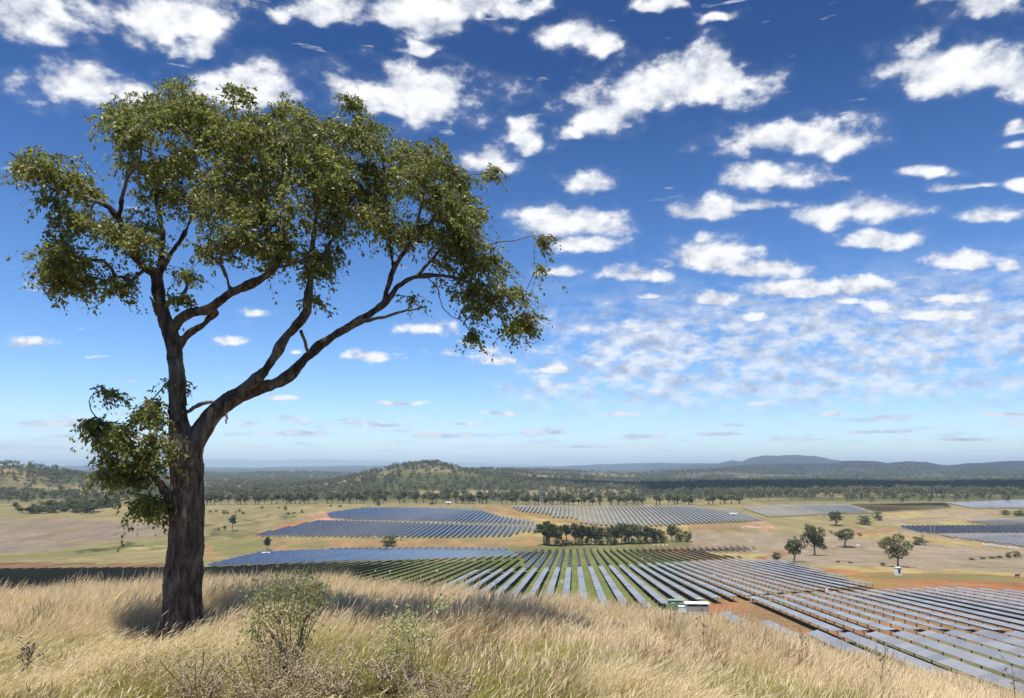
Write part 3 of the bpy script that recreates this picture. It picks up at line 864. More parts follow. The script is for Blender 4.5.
# grove behind the central block
grove = [(544,545,22,13,'tall'),(549,546,23,12,'oval'),(557,546,21,14,'oval'),(567,544,19,9,'tall'),(575,545,21,14,'oval'),(583,545,20,14,'oval'),(591,545,19,13,'oval'),
         (599,545,18,14,'oval'),(607,545,19,14,'oval'),(615,544.5,18,14,'oval'),(622,544,21,14,'oval'),(629,544,20,14,'oval'),(637,543.5,18,13,'oval'),(645,543.5,18,14,'oval'),
         (653,543,15,14,'oval'),(661,542.5,13,14,'bush'),(672,541.5,16,10,'oval'),(680,542,14,13,'bush'),(688,542,13,12,'bush')]
for i, (x, y, h, w, k) in enumerate(grove):
    tree('grove_tree', x, y, h, w, k, i % 5, 'gum_leaf' if i in (4, 7, 8, 10, 12, 13) else 'dark_leaf', f'tree of the grove behind the central panels, {ordinal(i + 1)} from left', 'tree', 'grove trees behind the central block', nq=2400, qs=.042)
for i in range(16):
    x = 548 + i * 7.6 + random.uniform(-2, 2)
    tree('grove_shrub', x, 545.2 - i * .18 + random.uniform(-.5, 1.2), random.uniform(5, 9), random.uniform(8, 12), 'bush', i % 5, 'dark_leaf', f'low shrub filling the foot of the grove, {ordinal(i + 1)} from the left', 'bush', 'shrubs at the foot of the grove')
tree('shrub', 388, 546.3, 11, 21, 'bush', 2, 'dark_leaf', 'lone round bush on the tan strip between the two blue panel fields', 'bush', nq=5000, qs=.055)
tree('paddock_tree', 267, 550, 13, 8, 'oval', 1, 'dark_leaf', 'small dark tree by the white shed at the tip of the blue strip')
tree('paddock_tree', 232, 531, 16, 7, 'tall', 2, 'gum_leaf', 'thin young tree with bare stem on the left pasture by the green patch')
tree('sapling', 224, 530.5, 5, 4, 'oval', 3, 'gum_leaf', 'tiny sapling left of the thin young tree')
tree('sapling', 219, 532, 4, 2, 'oval', 4, 'gum_leaf', 'tiniest sapling at the left of the young tree pair')
for i, (x, y, h, w) in enumerate([(210,512.5,2.2,5),(216,512,2.6,4),(224,514,4,5),(227.5,514,3.5,4),(239.5,512,3.4,4),(243,514,2.4,5),(236,513,2,3),(262,508.5,2.4,4),(285.5,510,5,5),(279,508.6,2,3),(288,514,2,5),(294,513.6,1.6,5),(302,512.5,3,4),(331,506.8,3,3),(340,507,2,5),(378,506,5.5,6),(432,504.5,2.5,8)]):
    tree('shrub', x, y, h, w, 'bush', i % 5, 'dark_leaf', f'small dark shrub dotted on the far pasture, {ordinal(i + 1)} in the scatter', 'bush', 'shrubs dotted on the far pasture')
# dense clump round the farm sheds, left
for i, (x, y, h, w) in enumerate([(22,513,4,6),(33,513,7,9),(43,512,8,10),(52,511.5,9,10),(60,511,8,10),(69,510.5,9,10),(73,512,9,10),(80,511,12,12),(88,511.5,11,12),(94,511.5,9,10),(100,506,7,9),(106,506,6,9),(113,506,6,9),(118,505.5,5,7),(18,511,5,5),(15,509,5,4),(26,502,6,5),(64,512,6,8),(56,513,6,9),(38,513.5,6,10),(48,513,6,10),(30,513.5,5,9),(76,513,7,10),(84,513,8,10),(91,513,7,10),(70,508,8,10),(97,509,7,10),(103,507.5,6,10),(109,507.5,6,10)]):
    tree('dense_tree', x, y, h * 1.35, w * 1.4, 'bush' if i % 3 else 'oval', i % 5, 'dark_leaf', f'dark tree in the dense clump around the white farm sheds, {ordinal(i + 1)} counted', 'tree', 'dense clump round the farm sheds')
for i, (x, y, h, w) in enumerate([(8,503,7,10),(44,499,8,9),(54,499,8,9),(35,496,8,10),(24,495.5,8,10),(12,495,8,10),(2,495,8,9),(65,498,9,10),(76,497,8,9),(86,498,8,9),(96,500,8,9),(110,499,8,9),(124,499,8,8),(136,499,8,8),(150,500,8,8)]):
    tree('gum_tree', x, y, h, w, 'gum', i % 5, 'gum_leaf', f'grey green gum tree on the left slope above the sheds, {ordinal(i + 1)} counted', 'tree', 'gum trees above the farm sheds')
# the long line of gums along the far side of the plain
line = []
x = 205.0
while x < 752:
    for row in range(2):
        if row == 1 and random.random() < .35: continue
        yb = np.interp(x, [205, 330, 430, 520, 600, 700, 752], [505, 503.5, 503, 504.5, 505.5, 504.5, 503.8]) - row * random.uniform(1, 3)
        line.append((x + random.uniform(-2, 2), yb, random.uniform(7, 12.5) * (1 if x < 520 else .92), random.uniform(6, 9)))
    x += random.uniform(3.4, 7.5) + (random.random() < .08) * 8
line.sort()
for i, (x, y, h, w) in enumerate(line):
    tree('gum_tree', x, y, h, w, 'tall' if i % 3 else 'oval', i % 6, 'gum_leaf', f'gum tree in the long line across the plain, {ordinal(i + 1)} from left', 'tree', 'gum tree line along the plain', nq=1100, qs=.045)
print('line trees', len(line))

# ------------------------------------------------------------------ scattered woods (stuff)
def scatter(name, pts, rot, scl, idx, sources, label, cat):
    me = bpy.data.meshes.new(name)
    pts = np.asarray(pts, np.float32)
    me.vertices.add(len(pts)); me.vertices.foreach_set('co', pts.ravel())
    for an, dt, data in (('rot', 'FLOAT_VECTOR', rot), ('scl', 'FLOAT_VECTOR', scl)):
        a = me.attributes.new(an, dt, 'POINT'); a.data.foreach_set('vector', np.asarray(data, np.float32).ravel())
    a = me.attributes.new('idx', 'INT', 'POINT'); a.data.foreach_set('value', np.asarray(idx, np.int32))
    o = obj(name, me)
    c = bpy.data.collections.new(name + '_kinds')
    for i, s in enumerate(sources):
        so = bpy.data.objects.new(f'{name}_kind_{i:02d}', s); c.objects.link(so)
    ng = bpy.data.node_groups.new(name + '_spread', 'GeometryNodeTree')
    ng.interface.new_socket('Geometry', in_out='INPUT', socket_type='NodeSocketGeometry')
    ng.interface.new_socket('Geometry', in_out='OUTPUT', socket_type='NodeSocketGeometry')
    N = ng.nodes; L = ng.links
    gi, go = N.new('NodeGroupInput'), N.new('NodeGroupOutput')
    ci = N.new('GeometryNodeCollectionInfo'); ci.inputs['Collection'].default_value = c
    ci.inputs['Separate Children'].default_value = True; ci.inputs['Reset Children'].default_value = True
    ip = N.new('GeometryNodeInstanceOnPoints'); ip.inputs['Pick Instance'].default_value = True
    def attr(n, dt):
        a = N.new('GeometryNodeInputNamedAttribute'); a.data_type = dt; a.inputs['Name'].default_value = n; return a.outputs['Attribute']
    L.new(gi.outputs[0], ip.inputs['Points']); L.new(ci.outputs[0], ip.inputs['Instance'])
    L.new(attr('idx', 'INT'), ip.inputs['Instance Index'])
    rt = N.new('FunctionNodeEulerToRotation'); L.new(attr('rot', 'FLOAT_VECTOR'), rt.inputs[0]); L.new(rt.outputs[0], ip.inputs['Rotation'])
    L.new(attr('scl', 'FLOAT_VECTOR'), ip.inputs['Scale'])
    L.new(ip.outputs[0], go.inputs[0])
    md = o.modifiers.new('spread', 'NODES'); md.node_group = ng
    return tag(o, label, cat, kind='stuff')
def build_woods():
    g = np.random.default_rng(21)
    kinds = []
    for v in range(7):
        tv, tq, cv, cq = tree_arrays(300 + v, ['gum', 'oval', 'tall', 'oval', 'gum', 'bush', 'oval'][v], 150, .075, limbs=5, sides=4)
        kinds.append(mesh_np('wood_tree', np.vstack([tv, cv]), np.vstack([tq, cq + len(tv)]), [M['gum_bark'], M['wood_leaf']], np.r_[np.zeros(len(tq)), np.ones(len(cq))]))
    N = 150000
    Y = np.sqrt(g.uniform(1270 ** 2, 6900 ** 2, N)); u = g.uniform(-.85, .85, N); X = u * Y
    n = fbm(X / 300, Y / 240, 91, 4) * .6 + fbm(X / 1900.0, Y / 700.0, 95, 4) * .4
    d = .06 + .50 * (1 - sstep(n, .41, .54))
    d = np.where(Y < 1420, d * .25, d)
    right = sstep(u, .18, .30) * sstep(Y, 1480, 1600) * (1 - sstep(Y, 3300, 4200))
    d = np.maximum(d, right * .95)
    mid = sstep(u, -.02, .1) * sstep(Y, 1900, 2300) * (1 - sstep(Y, 3200, 3900))
    d = np.maximum(d, mid * .8)
    left = (u < -.48) & (Y < 2600)
    d = np.where(left, d * .85 + .08, d)
    hill = np.exp(-((X + 290) / 330) ** 2 - ((Y - 2400) / 380) ** 2)
    d = np.maximum(d, np.where(hill > .25, .46, 0))
    crest = np.exp(-((X + 285) / 130) ** 2 - ((Y - 2400) / 130) ** 2)
    d = np.maximum(d, crest * 1.2)
    d = np.where((u > .3) & (Y > 4200) & (Y < 5600), d * .25, d)
    d = d * np.interp(Y, [1200, 3500, 5000, 6900], [1, .9, .5, .3])
    k = g.random(N) < d
    X, Y = X[k], Y[k]; Z = T(X, Y)
    pts = np.column_stack([X, Y, Z - .4])
    h = g.uniform(9, 19, len(X)) * np.interp(Y, [1300, 4000, 8000], [1, 1.05, 1.5])
    w = h * g.uniform(.8, 1.15, len(X)) * np.interp(Y, [1300, 4000, 8000], [1, 1.2, 2.0])
    rot = np.column_stack([np.zeros(len(X)), np.zeros(len(X)), g.uniform(0, 6.28, len(X))])
    scatter('woodland', pts, rot, np.column_stack([w, w, h]), g.integers(0, 7, len(X)), kinds, 'dark and grey green woods spreading over the far plain and hills', 'woodland')
    print('woods', len(X))
build_woods()

# ------------------------------------------------------------------ small built things of the valley
def flat_mat(name, c, rough=.6, metal=0.0):
    def f(b):
        n = b.noise(geo_pos(b), 1.3, 4.0, .6)
        cc = b.mix(n, tuple(v * .82 for v in c), tuple(min(1, v * 1.1) for v in c))
        return principled(b, cc, rough, Metallic=metal)
    M[name] = mat(name, f)
flat_mat('white_paint', (.78, .78, .76)); flat_mat('green_paint', (.20, .28, .17)); flat_mat('dark_opening', (.02, .02, .022)); flat_mat('zinc_roof', (.62, .63, .64), .4, .3)
flat_mat('weathered_timber', (.36, .32, .26), .9); flat_mat('lattice_steel', (.30, .31, .33), .5, .2); flat_mat('concrete', (.42, .41, .38), .9); flat_mat('rust_hide', (.10, .045, .03), .9)
def ground_at(x, y):
    p = hit(x, y); return np.array([p[0], p[1], float(T(p[0], p[1]))])
def scale_at(p): return (p[1] * CP + p[2] * SP) / F

def inverter_station(x, y):
    p = ground_at(x, y); r = empty('inverter_container', p, -.08)
    m = MB(); m.box((0, 0, 1.75), (6.0, 2.4, 2.2)); m.build('body', M['white_paint'], r)
    m = MB(); m.box((0, 0, .32), (6.2, 2.6, .62)); m.build('plinth', M['concrete'], r)
    m = MB(); m.box((0, -.15, 2.98), (6.5, 3.1, .16)); m.box((0, -.15, 3.08), (6.2, 2.8, .06)); m.build('roof', M['white_paint'], r)
    m = MB(); m.box((0, -1.215, 2.5), (5.4, .04, .5)); m.build('vent_band', M['dark_opening'], r)
    for k in range(3):
        m = MB(); m.box((-1.8 + 1.8 * k, -1.22, 1.4), (1.5, .05, 1.4)); d = m.build('door', M['white_paint'], r)
        m = MB(); m.box((-1.25 + 1.8 * k, -1.27, 1.4), (.06, .06, .3)); m.build('handle', M['dark_opening'], d)
    return tag(r, 'white flat-roofed inverter container with dark vent band behind the grassy brow', 'container')
inverter_station(697, 614.5)
p = ground_at(677, 611); r = empty('transformer_kiosk', p, -.08)
m = MB(); m.box((0, 0, 1.55), (4.6, 2.4, 2.7)); m.build('body', M['green_paint'], r)
m = MB(); m.box((0, 0, .1), (5.0, 2.8, .2)); m.build('plinth', M['concrete'], r)
m = MB(); m.box((0, 0, 2.97), (4.9, 2.7, .12)); m.build('lid', M['green_paint'], r)
for k in range(2):
    m = MB(); m.box((-1.1 + 2.2 * k, -1.225, 1.5), (1.9, .05, 2.2)); d = m.build('door', M['green_paint'], r)
    m = MB(); m.box((-.3 + .6 * k, -1.28, 1.5), (.08, .06, .35)); m.build('handle', M['dark_opening'], d)
    m = MB(); m.box((-1.1 + 2.2 * k, -1.26, 2.3), (1.2, .03, .35)); m.build('louvre', M['zinc_roof'], r)
tag(r, 'green transformer kiosk with double doors left of the white container', 'transformer')
p = ground_at(682.5, 613.5); r = empty('switch_cabinet', p, -.08)
m = MB(); m.box((0, 0, 1.0), (2.0, 1.1, 1.7)); m.build('body', M['white_paint'], r)
m = MB(); m.box((0, 0, 1.9), (2.2, 1.3, .1)); m.build('lid', M['white_paint'], r)
m = MB(); m.box((0, -.56, 1.0), (.9, .04, 1.4)); m.build('door', M['white_paint'], r)
tag(r, 'small white switch cabinet between the green kiosk and the white container', 'cabinet')
# the little white cabin under the lone gum
p = ground_at(898.5, 575.5); s = scale_at(p); r = empty('site_cabin', p, .1)
hh, ww = 8 * s, 5 * s
m = MB(); m.box((0, 0, hh * .52), (ww, ww, hh * .9)); m.build('body', M['white_paint'], r)
m = MB(); m.box((0, 0, hh * .03), (ww * 1.1, ww * 1.1, hh * .07)); m.build('base', M['concrete'], r)
m = MB(); m.box((0, 0, hh * .99), (ww * 1.12, ww * 1.12, hh * .05)); m.build('roof', M['white_paint'], r)
m = MB(); m.box((-.08 * ww, -ww * .505, hh * .56), (ww * .42, .05, hh * .5)); d = m.build('doorway', M['dark_opening'], r)
tag(r, 'small white cabin with a dark doorway below the vase-shaped gum tree', 'cabin')
# combiner boxes: white cabinets on two legs at row ends
_b = MB(); _b.box((0, 0, 1.25), (.95, .45, 1.2)); BOX_BODY = _b.mesh('cabinet', [M['white_paint']])
_b = MB(); _b.box((-.32, 0, .33), (.08, .08, .7)); BOX_LEG1 = _b.mesh('leg', [M['steel']])
_b = MB(); _b.box((.32, 0, .33), (.08, .08, .7)); BOX_LEG2 = _b.mesh('leg', [M['steel']])
_b = MB(); _b.box((0, -.235, 1.25), (.8, .03, 1.05)); BOX_DOOR = _b.mesh('door', [M['white_paint']])
def combiner(x, y, label, group, k=1.0):
    p = ground_at(x, y); r = empty('combiner_box', p); r.scale = (k, k, k)
    for n_, me in (('cabinet', BOX_BODY), ('leg', BOX_LEG1), ('leg', BOX_LEG2), ('door', BOX_DOOR)): obj(n_, me, r)
    return tag(r, label, 'electrical box', group)
for x, y, t in [(699.5,605,'at the lower end of a central row above the white container'),(753,603.6,'at the upper left corner of the right front block'),(714,579,'amid the central block, the left of its two'),
                (773,573,'amid the central block near its right edge'),(827,594.5,'at the right end of the central block'),(835,597.5,'at the gap opposite the right front block'),
                (937,594,'along the back edge of the right front block'),(960,642,'left of a pair at the front of the right block'),(963,642.2,'right of a pair at the front of the right block'),
                (562,585,'on the bright central rows nearest the middle'),(493,588,'beside the left end of the bright central rows'),(375,574,'low in the dark left block'),(390,574.5,'in the dark left block, right of another box'),
                (437,574,'at the right part of the dark left block'),(642,560.5,'left one in the dark tilted middle block'),(650,560.8,'middle one in the dark tilted middle block'),(690,560.5,'third one in the dark tilted middle block'),(698,560.3,'rightmost one in the dark tilted middle block')]:
    combiner(x, y, 'white electrical box ' + t, 'white electrical boxes among the panels')
k = 0
for x in np.arange(338, 532, 4.6):
    k += 1
    combiner(x, np.interp(x, [338, 430, 540], [521.4, 523.2, 526.8]), f'white electrical box crossing the upper left field, {ordinal(k)} from left', 'line of white boxes in the upper-left field', 1.15)
k = 0
for x in [258, 287, 317, 345, 375, 405]:
    k += 1
    combiner(x, 538.2, f'white electrical box below the upper left field, {ordinal(k)} from left', 'white boxes along the near edge of the upper-left field', 1.2)
# two timber power poles
def pole(x, y, hpx, label, name='power_pole', cat='pole', rad=.16, arm=True, m_='weathered_timber', group=None):
    p = ground_at(x, y); s = scale_at(p); h = hpx * s
    r = empty(name, p, .3)
    m = MB(); m.tube([(0, 0, -.2), (0, 0, h)], [rad * 1.2, rad * .8], 8); m.build('shaft', M[m_], r)
    if arm:
        m = MB(); m.box((0, 0, h * .94), (2.6, .16, .2)); m.build('crossarm', M[m_], r)
        for q in (-1.15, 0, 1.15):
            m = MB(); m.tube([(q, 0, h * .94 + .1), (q, 0, h * .94 + .45)], [.07, .05], 6); m.build('insulator', M['white_paint'], r)
    return tag(r, label, cat, group)
pole(931.5, 539, 19, 'taller left timber power pole with crossarm before the dark panels', rad=.22)
pole(935.5, 539, 18, 'right timber power pole of the pair before the dark panels', rad=.22)
pole(19.5, 497, 12, 'pale power pole on the left slope among gum trees', rad=.3)
pole(316.5, 512.5, 10, 'thin power pole behind the orange soil corner of the upper field', rad=.16)
pole(1000, 515, 5, 'small pale pole at the far right by the shrub clump', rad=.2)
# lattice transmission towers on the far side
def pylon(x, y, hpx, label):
    p = ground_at(x, y); h = hpx * scale_at(p); r = empty('transmission_tower', p, .2)
    b0, b1 = h * .10, h * .022
    m = MB(); rad = h * .005
    cs = [(-1, -1), (1, -1), (1, 1), (-1, 1)]
    for sx, sy in cs: m.tube([(sx * b0, sy * b0, 0), (sx * b1, sy * b1, h * .72), (sx * b1 * .8, sy * b1 * .8, h)], [rad] * 3, 4)
    for lv in range(8):
        f0, f1 = lv / 8, (lv + 1) / 8
        w0, w1 = [b0 + (b1 - b0) * min(1, f / .72) for f in (f0, f1)]
        for i in range(4):
            a, c = cs[i], cs[(i + 1) % 4]
            m.tube([(a[0] * w0, a[1] * w0, h * f0), (c[0] * w1, c[1] * w1, h * f1)], [rad * .6] * 2, 4)
            m.tube([(c[0] * w0, c[1] * w0, h * f0), (a[0] * w1, a[1] * w1, h * f1)], [rad * .6] * 2, 4)
    m.build('lattice_body', M['lattice_steel'], r)
    for f, wd in ((.72, .20), (.84, .16), (.95, .12)):
        m = MB(); m.tube([(-h * wd, 0, h * f), (h * wd, 0, h * f)], [rad * .9] * 2, 4)
        for q in (-1, 1): m.tube([(q * h * wd, 0, h * f), (q * b1, 0, h * f + h * .05)], [rad * .6] * 2, 4)
        m.build('crossarm', M['lattice_steel'], r)
    return tag(r, label, 'pylon', 'transmission towers behind the tree line')
pylon(541.5, 505, 19, 'lattice transmission tower behind the tree line, leftmost of three')
pylon(594.5, 505, 17, 'lattice transmission tower behind the tree line, middle of three')
pylon(638, 505, 16, 'lattice transmission tower behind the tree line, rightmost of three')
# farm sheds
def shed(x, y, wpx, hpx, label, name='farm_shed', rz=.2, roof='zinc_roof', cat='shed'):
    p = ground_at(x, y); s = scale_at(p); w, h, d = wpx * s, hpx * s, wpx * s * .7
    r = empty(name, p, rz)
    m = MB(); m.box((0, 0, h * .33), (w, d, h * .7)); m.build('wall', M['white_paint'], r)
    e = h * .68; o = .06 * w
    m = MB()
    v = [(-w/2-o, -d/2-o, e), (w/2+o, -d/2-o, e), (w/2+o, 0, h), (-w/2-o, 0, h), (-w/2-o, d/2+o, e), (w/2+o, d/2+o, e)]
    m.add(v + [(a, b_, c - .12) for a, b_, c in v], [(0,1,2,3),(3,2,5,4),(6,9,8,7),(9,10,11,8),(0,6,7,1),(4,5,11,10),(0,3,9,6),(3,4,10,9),(1,7,8,2),(2,8,11,5)])
    m.build('roof', M[roof], r)
    m = MB(); m.box((0, -d/2 - .03, h * .28), (w * .3, .08, h * .5)); m.build('doorway', M['dark_opening'], r)
    return tag(r, label, cat)
shed(41.5, 508, 4.5, 2.6, 'larger white farm shed half hidden in the dense clump at left')
shed(67, 506, 3.2, 2.4, 'smaller white farm shed to the right in the dense clump at left')
shed(448, 504.5, 5, 2.8, 'white farm shed at the foot of the wooded hill')
shed(643, 500.5, 4.5, 2.6, 'white shed between the far tree line and the woods, left of two')
shed(656, 499.5, 3.6, 2.6, 'white shed between the far tree line and the woods, right of two')
shed(266, 555.5, 7, 3.4, 'low white shed with pale roof beside the blue strip of panels', rz=.05)
shed(733, 515.5, 7, 2.6, 'long white site shed inside the far pale panel rows', rz=0)
# site yard, white crates, vehicle
def crate(x, y, w, h, label, group):
    p = ground_at(x, y); r = empty('white_crate', p, random.uniform(-.3, .3))
    m = MB(); m.box((0, 0, h * .5 + .1), (w, w * .8, h)); m.build('body', M['white_paint'], r)
    m = MB(); m.box((0, 0, .05), (w * .95, w * .75, .1)); m.build('pallet', M['weathered_timber'], r)
    return tag(r, label, 'crate', group)
for i in range(13):
    crate(983 + i * 2.9 + random.uniform(-.5, .5), 545.3 + i * .30, 1.5, random.uniform(1.0, 1.7), f'white crate in the row below the slate panels, {ordinal(i + 1)} from the left', 'white crates below the slate panels')
for i, x in enumerate([742.5, 751, 754, 757, 760]):
    crate(x, 528.3, 1.8, 1.2, f'pale crate in the salmon soil yard, {ordinal(i + 1)} from the left', 'crates in the soil yard')
for i, x in enumerate([654, 658.5, 663, 667]):
    crate(x, 545.8, 1.5, 1.0, f'pale crate on the grass in front of the grove, {ordinal(i + 1)} from the left', 'crates before the grove')
crate(858, 546, 2.2, 1.2, 'lone white crate on the pasture right of the spreading gum', None)
crate(500 + 24, 506.5, 2.4, 1.6, 'white crate at the near corner of the far pale rows', None)
# cattle on the right pasture and by the road
def cow(x, y, rz, label):
    p = ground_at(x, y); o = bpy.data.objects.new('cow', None)
    m = MB()
    body = spline(np.array([(-1.15, 0, 1.25, .12), (-1.0, 0, 1.2, .36), (-.4, 0, 1.12, .46), (.3, 0, 1.12, .45), (.85, 0, 1.22, .38), (1.15, 0, 1.42, .22), (1.4, 0, 1.5, .17), (1.65, 0, 1.42, .16), (1.95, 0, 1.22, .09)]), 24)
    m.tube(body[:, :3], body[:, 3], 10)
    for sx, kx in ((-.85, -.08), (.75, .05)):
        for sy in (-.22, .22):
            m.tube([(sx, sy, 1.05), (sx + kx, sy, .62), (sx - kx * .3, sy, .3), (sx, sy, 0)], [.17, .10, .07, .08], 6)
    m.tube([(-1.14, 0, 1.35), (-1.3, 0, 1.1), (-1.3, 0, .55)], [.05, .03, .05], 5)
    for sy in (-1, 1): m.tube([(1.5, sy * .12, 1.58), (1.46, sy * .36, 1.56)], [.07, .03], 5)
    o = m.build('cow', M['rust_hide'], smooth=True); o.location = p; o.rotation_euler = (0, 0, rz)
    return tag(o, label, 'cow')
cow(838, 563.3, .3, 'dark cow on the mauve pasture, left of two below the spreading gum')
cow(850.5, 564.3, 2.8, 'dark cow on the mauve pasture, right of two below the spreading gum')
cow(1017.5, 577.5, .2, 'dark red cow on the grass above the orange soil at right')

# ------------------------------------------------------------------ the big tree
def bark_mat(b):
    pos = geo_pos(b)
    st = b.v('MULTIPLY', pos, (1, 1, .22))
    n1 = b.noise(st, 16.0, 6.0, .65, .4)
    n2 = b.noise(pos, 3.2, 4.0, .6)
    n3 = b.noise(st, 48.0, 4.0, .6)
    c = b.ramp(n1, [(.30, (0.016, 0.012, 0.010)), (.48, (0.092, 0.069, 0.053)), (.70, (0.26, 0.20, 0.158))])
    c = b.mix(b.m('MULTIPLY', b.smooth(n2, .52, .70), .6), c, (0.19, 0.155, 0.13))
    c = b.mix(b.m('MULTIPLY', b.smooth(n2, .46, .30), .55), c, (0.016, 0.013, 0.011))
    hgt = b.m('ADD', n1, b.m('MULTIPLY', n3, .35))
    bump = b.n('ShaderNodeBump', {'Strength': 1.0, 'Distance': .03, 'Height': hgt}).outputs[0]
    return principled(b, c, .92, Normal=bump, Specular_IOR_Level=.15)
M['bark'] = mat('rough_dark_bark', bark_mat)
M['twig'] = mat('grey_twig', lambda b: principled(b, b.mix(b.noise(geo_pos(b), 9.0), (.075, .055, .042), (.24, .19, .155)), .9))
def tree_leaf(b):
    g = b.n('ShaderNodeNewGeometry'); r = g.outputs['Random Per Island']
    big = b.noise(g.outputs['Position'], 2.6, 3.0, .55)
    c = b.ramp(r, [(0, (.065, .090, .020)), (.35, (.135, .165, .036)), (.7, (.23, .24, .055)), (.93, (.35, .33, .095)), (1.0, (.38, .25, .10))])
    c = b.mix(b.m('MULTIPLY', b.smooth(big, .46, .70), .8), c, b.mix(r, (.10, .088, .028), (.28, .23, .075)), 'MIX')
    p = principled(b, c, .42, Specular_IOR_Level=.4)
    t = b.n('ShaderNodeBsdfTranslucent', {'Color': b.mix(.5, c, (.34, .40, .06))})
    return b.n('ShaderNodeMixShader', {0: .46, 1: p, 2: t.outputs[0]}).outputs[0]
M['leaf'] = mat('broad_green_leaf', tree_leaf)

TD = 8.7
LIMBS = [  # rows of photo x, photo y, width in pixels, distance off the trunk plane in metres
 [(181,664,60,0),(182,650,50,0),(182,638,43,0),(182,620,40,0),(182,600,38,0),(184,570,36,0),(186,540,35,0),(187,510,34,0),(187,480,33,0),(185,458,33,0),(181,440,27,0),(178,415,22,0),(178,390,20.5,0),(176,360,20,0),(171,335,19,0),(163,315,17.5,0),(158,292,16,-.03),(154,273,13,-.08),(141,266,9.5,-.2),(129,247,8.5,-.32),(119,221,7,-.42),(106,206,5.6,-.5),(82,197,4.6,-.6),(56,184,3.6,-.75),(28,164,2.6,-.9),(9,152,1.6,-1.0)],
 [(187,474,26,0),(193,447,27,0),(204,428,25,.03),(217,411,23,.06),(236,396,21.5,.1),(262,387,17,.14),(288,377,14.5,.18),(309,356,12.5,.22),(334,337,11.5,.28),(362,320,11,.34),(385,303,10.5,.4),(400,286,8.6,.46),(416,277,7,.5),(436,275,5.5,.56),(462,280,4.4,.6),(487,290,3.2,.62),(505,305,2.2,.62)],
 [(232,399,13,.06),(252,384,13,-.02),(270,367,12.5,-.1),(283,347,12,-.16),(296,329,11.5,-.22),(307,315,11,-.28),(310,296,9.5,-.34),(312,270,8,-.38),(314,240,6.5,-.42),(318,205,5,-.46),(316,165,3.5,-.5),(320,130,2.2,-.52)],
 [(309,352,4.5,.2),(305,341,4,.0),(301,331,4.5,-.22)],
 [(169,336,14,0),(178,321,13,-.08),(192,313,12.5,-.16),(210,307,12,-.25),(232,292,10.5,-.34),(257,280,9,-.42),(274,267,7.5,-.5),(280,249,6,-.55),(284,215,4.6,-.6),(278,175,3.2,-.65),(286,130,2,-.7)],
 [(176,352,10,.05),(186,336,9,.08),(203,324,8.5,.02),(216,312,8,-.15)],
 [(157,285,9,0),(165,262,7.5,.1),(176,246,6.5,.2),(188,222,5,.3),(196,185,4,.36),(192,140,2.8,.4),(196,105,1.8,.42)],
 [(159,292,9,.02),(161,262,8,.15),(163,234,6.5,.3),(156,203,5,.42),(150,165,4,.5),(148,125,2.6,.55),(152,100,1.6,.56)],
 [(119,221,5,-.42),(121,198,4.6,-.5),(128,176,4,-.6),(138,162,3,-.7),(140,135,2,-.75)],
 [(166,306,8,0),(172,300,7,-.08),(179,298,5.5,-.15),(186,285,4,-.2),(182,268,3,-.25)],
 [(232,292,6,-.34),(226,276,5,-.4),(219,262,3.5,-.42)],
 [(383,305,8,.4),(387,286,7.5,.3),(394,264,7,.2),(407,244,5.5,.1),(418,215,4.2,.0),(424,180,3,-.05),(420,150,2,-.1)],
 [(393,266,5,.2),(390,242,4.6,.3),(386,215,3.6,.4),(388,180,2.8,.5),(380,145,2,.55)],
 [(360,322,5,.34),(378,318,4.4,.2),(400,312,3.4,.1),(419,309,2,.0)],
 [(274,267,4,-.5),(295,262,3.4,-.55),(314,252,2.6,-.6)],
 [(312,270,5,-.38),(330,245,4.2,-.2),(346,215,3.4,0),(352,175,2.6,.1)],
 [(416,277,4.6,.5),(440,250,4,.62),(458,225,3.2,.7),(466,195,2.4,.75)],
 [(462,280,3,.6),(474,262,2.6,.5),(492,243,2,.45),(515,239,1.5,.4),(535,234,1.2,.4),(562,239,.9,.4)],
 [(487,290,2.4,.62),(504,310,2,.6),(516,332,1.4,.58)],
 [(426,276,1.8,.54),(437,286,1.6,.5),(440,300,1.4,.48),(448,314,1.2,.46),(464,322,1,.45)],
 [(173,512,12,-.05),(168,498,11,-.12),(160,484,9,-.2),(151,471,7.5,-.28),(141,457,5,-.35),(130,440,3.6,-.4),(120,425,2.4,-.42)],
 [(141,457,3,-.35),(122,438,2.2,-.38),(107,428,1.7,-.4),(95,415,1.4,-.4),(90,399,1.2,-.4),(97,391,1.1,-.4),(105,391,1,-.4)],
 [(178,410,10,.0),(187,412,7,-.12),(196,406,5.5,-.18),(206,403,4.6,-.22),(216,401,3,-.26)],
 [(157,315,5,0),(153,304,3.4,-.03),(150,297,2,-.05)],
 [(225,412,3,-.05),(227,418,2.4,-.08),(226,424,1.5,-.1)],
]
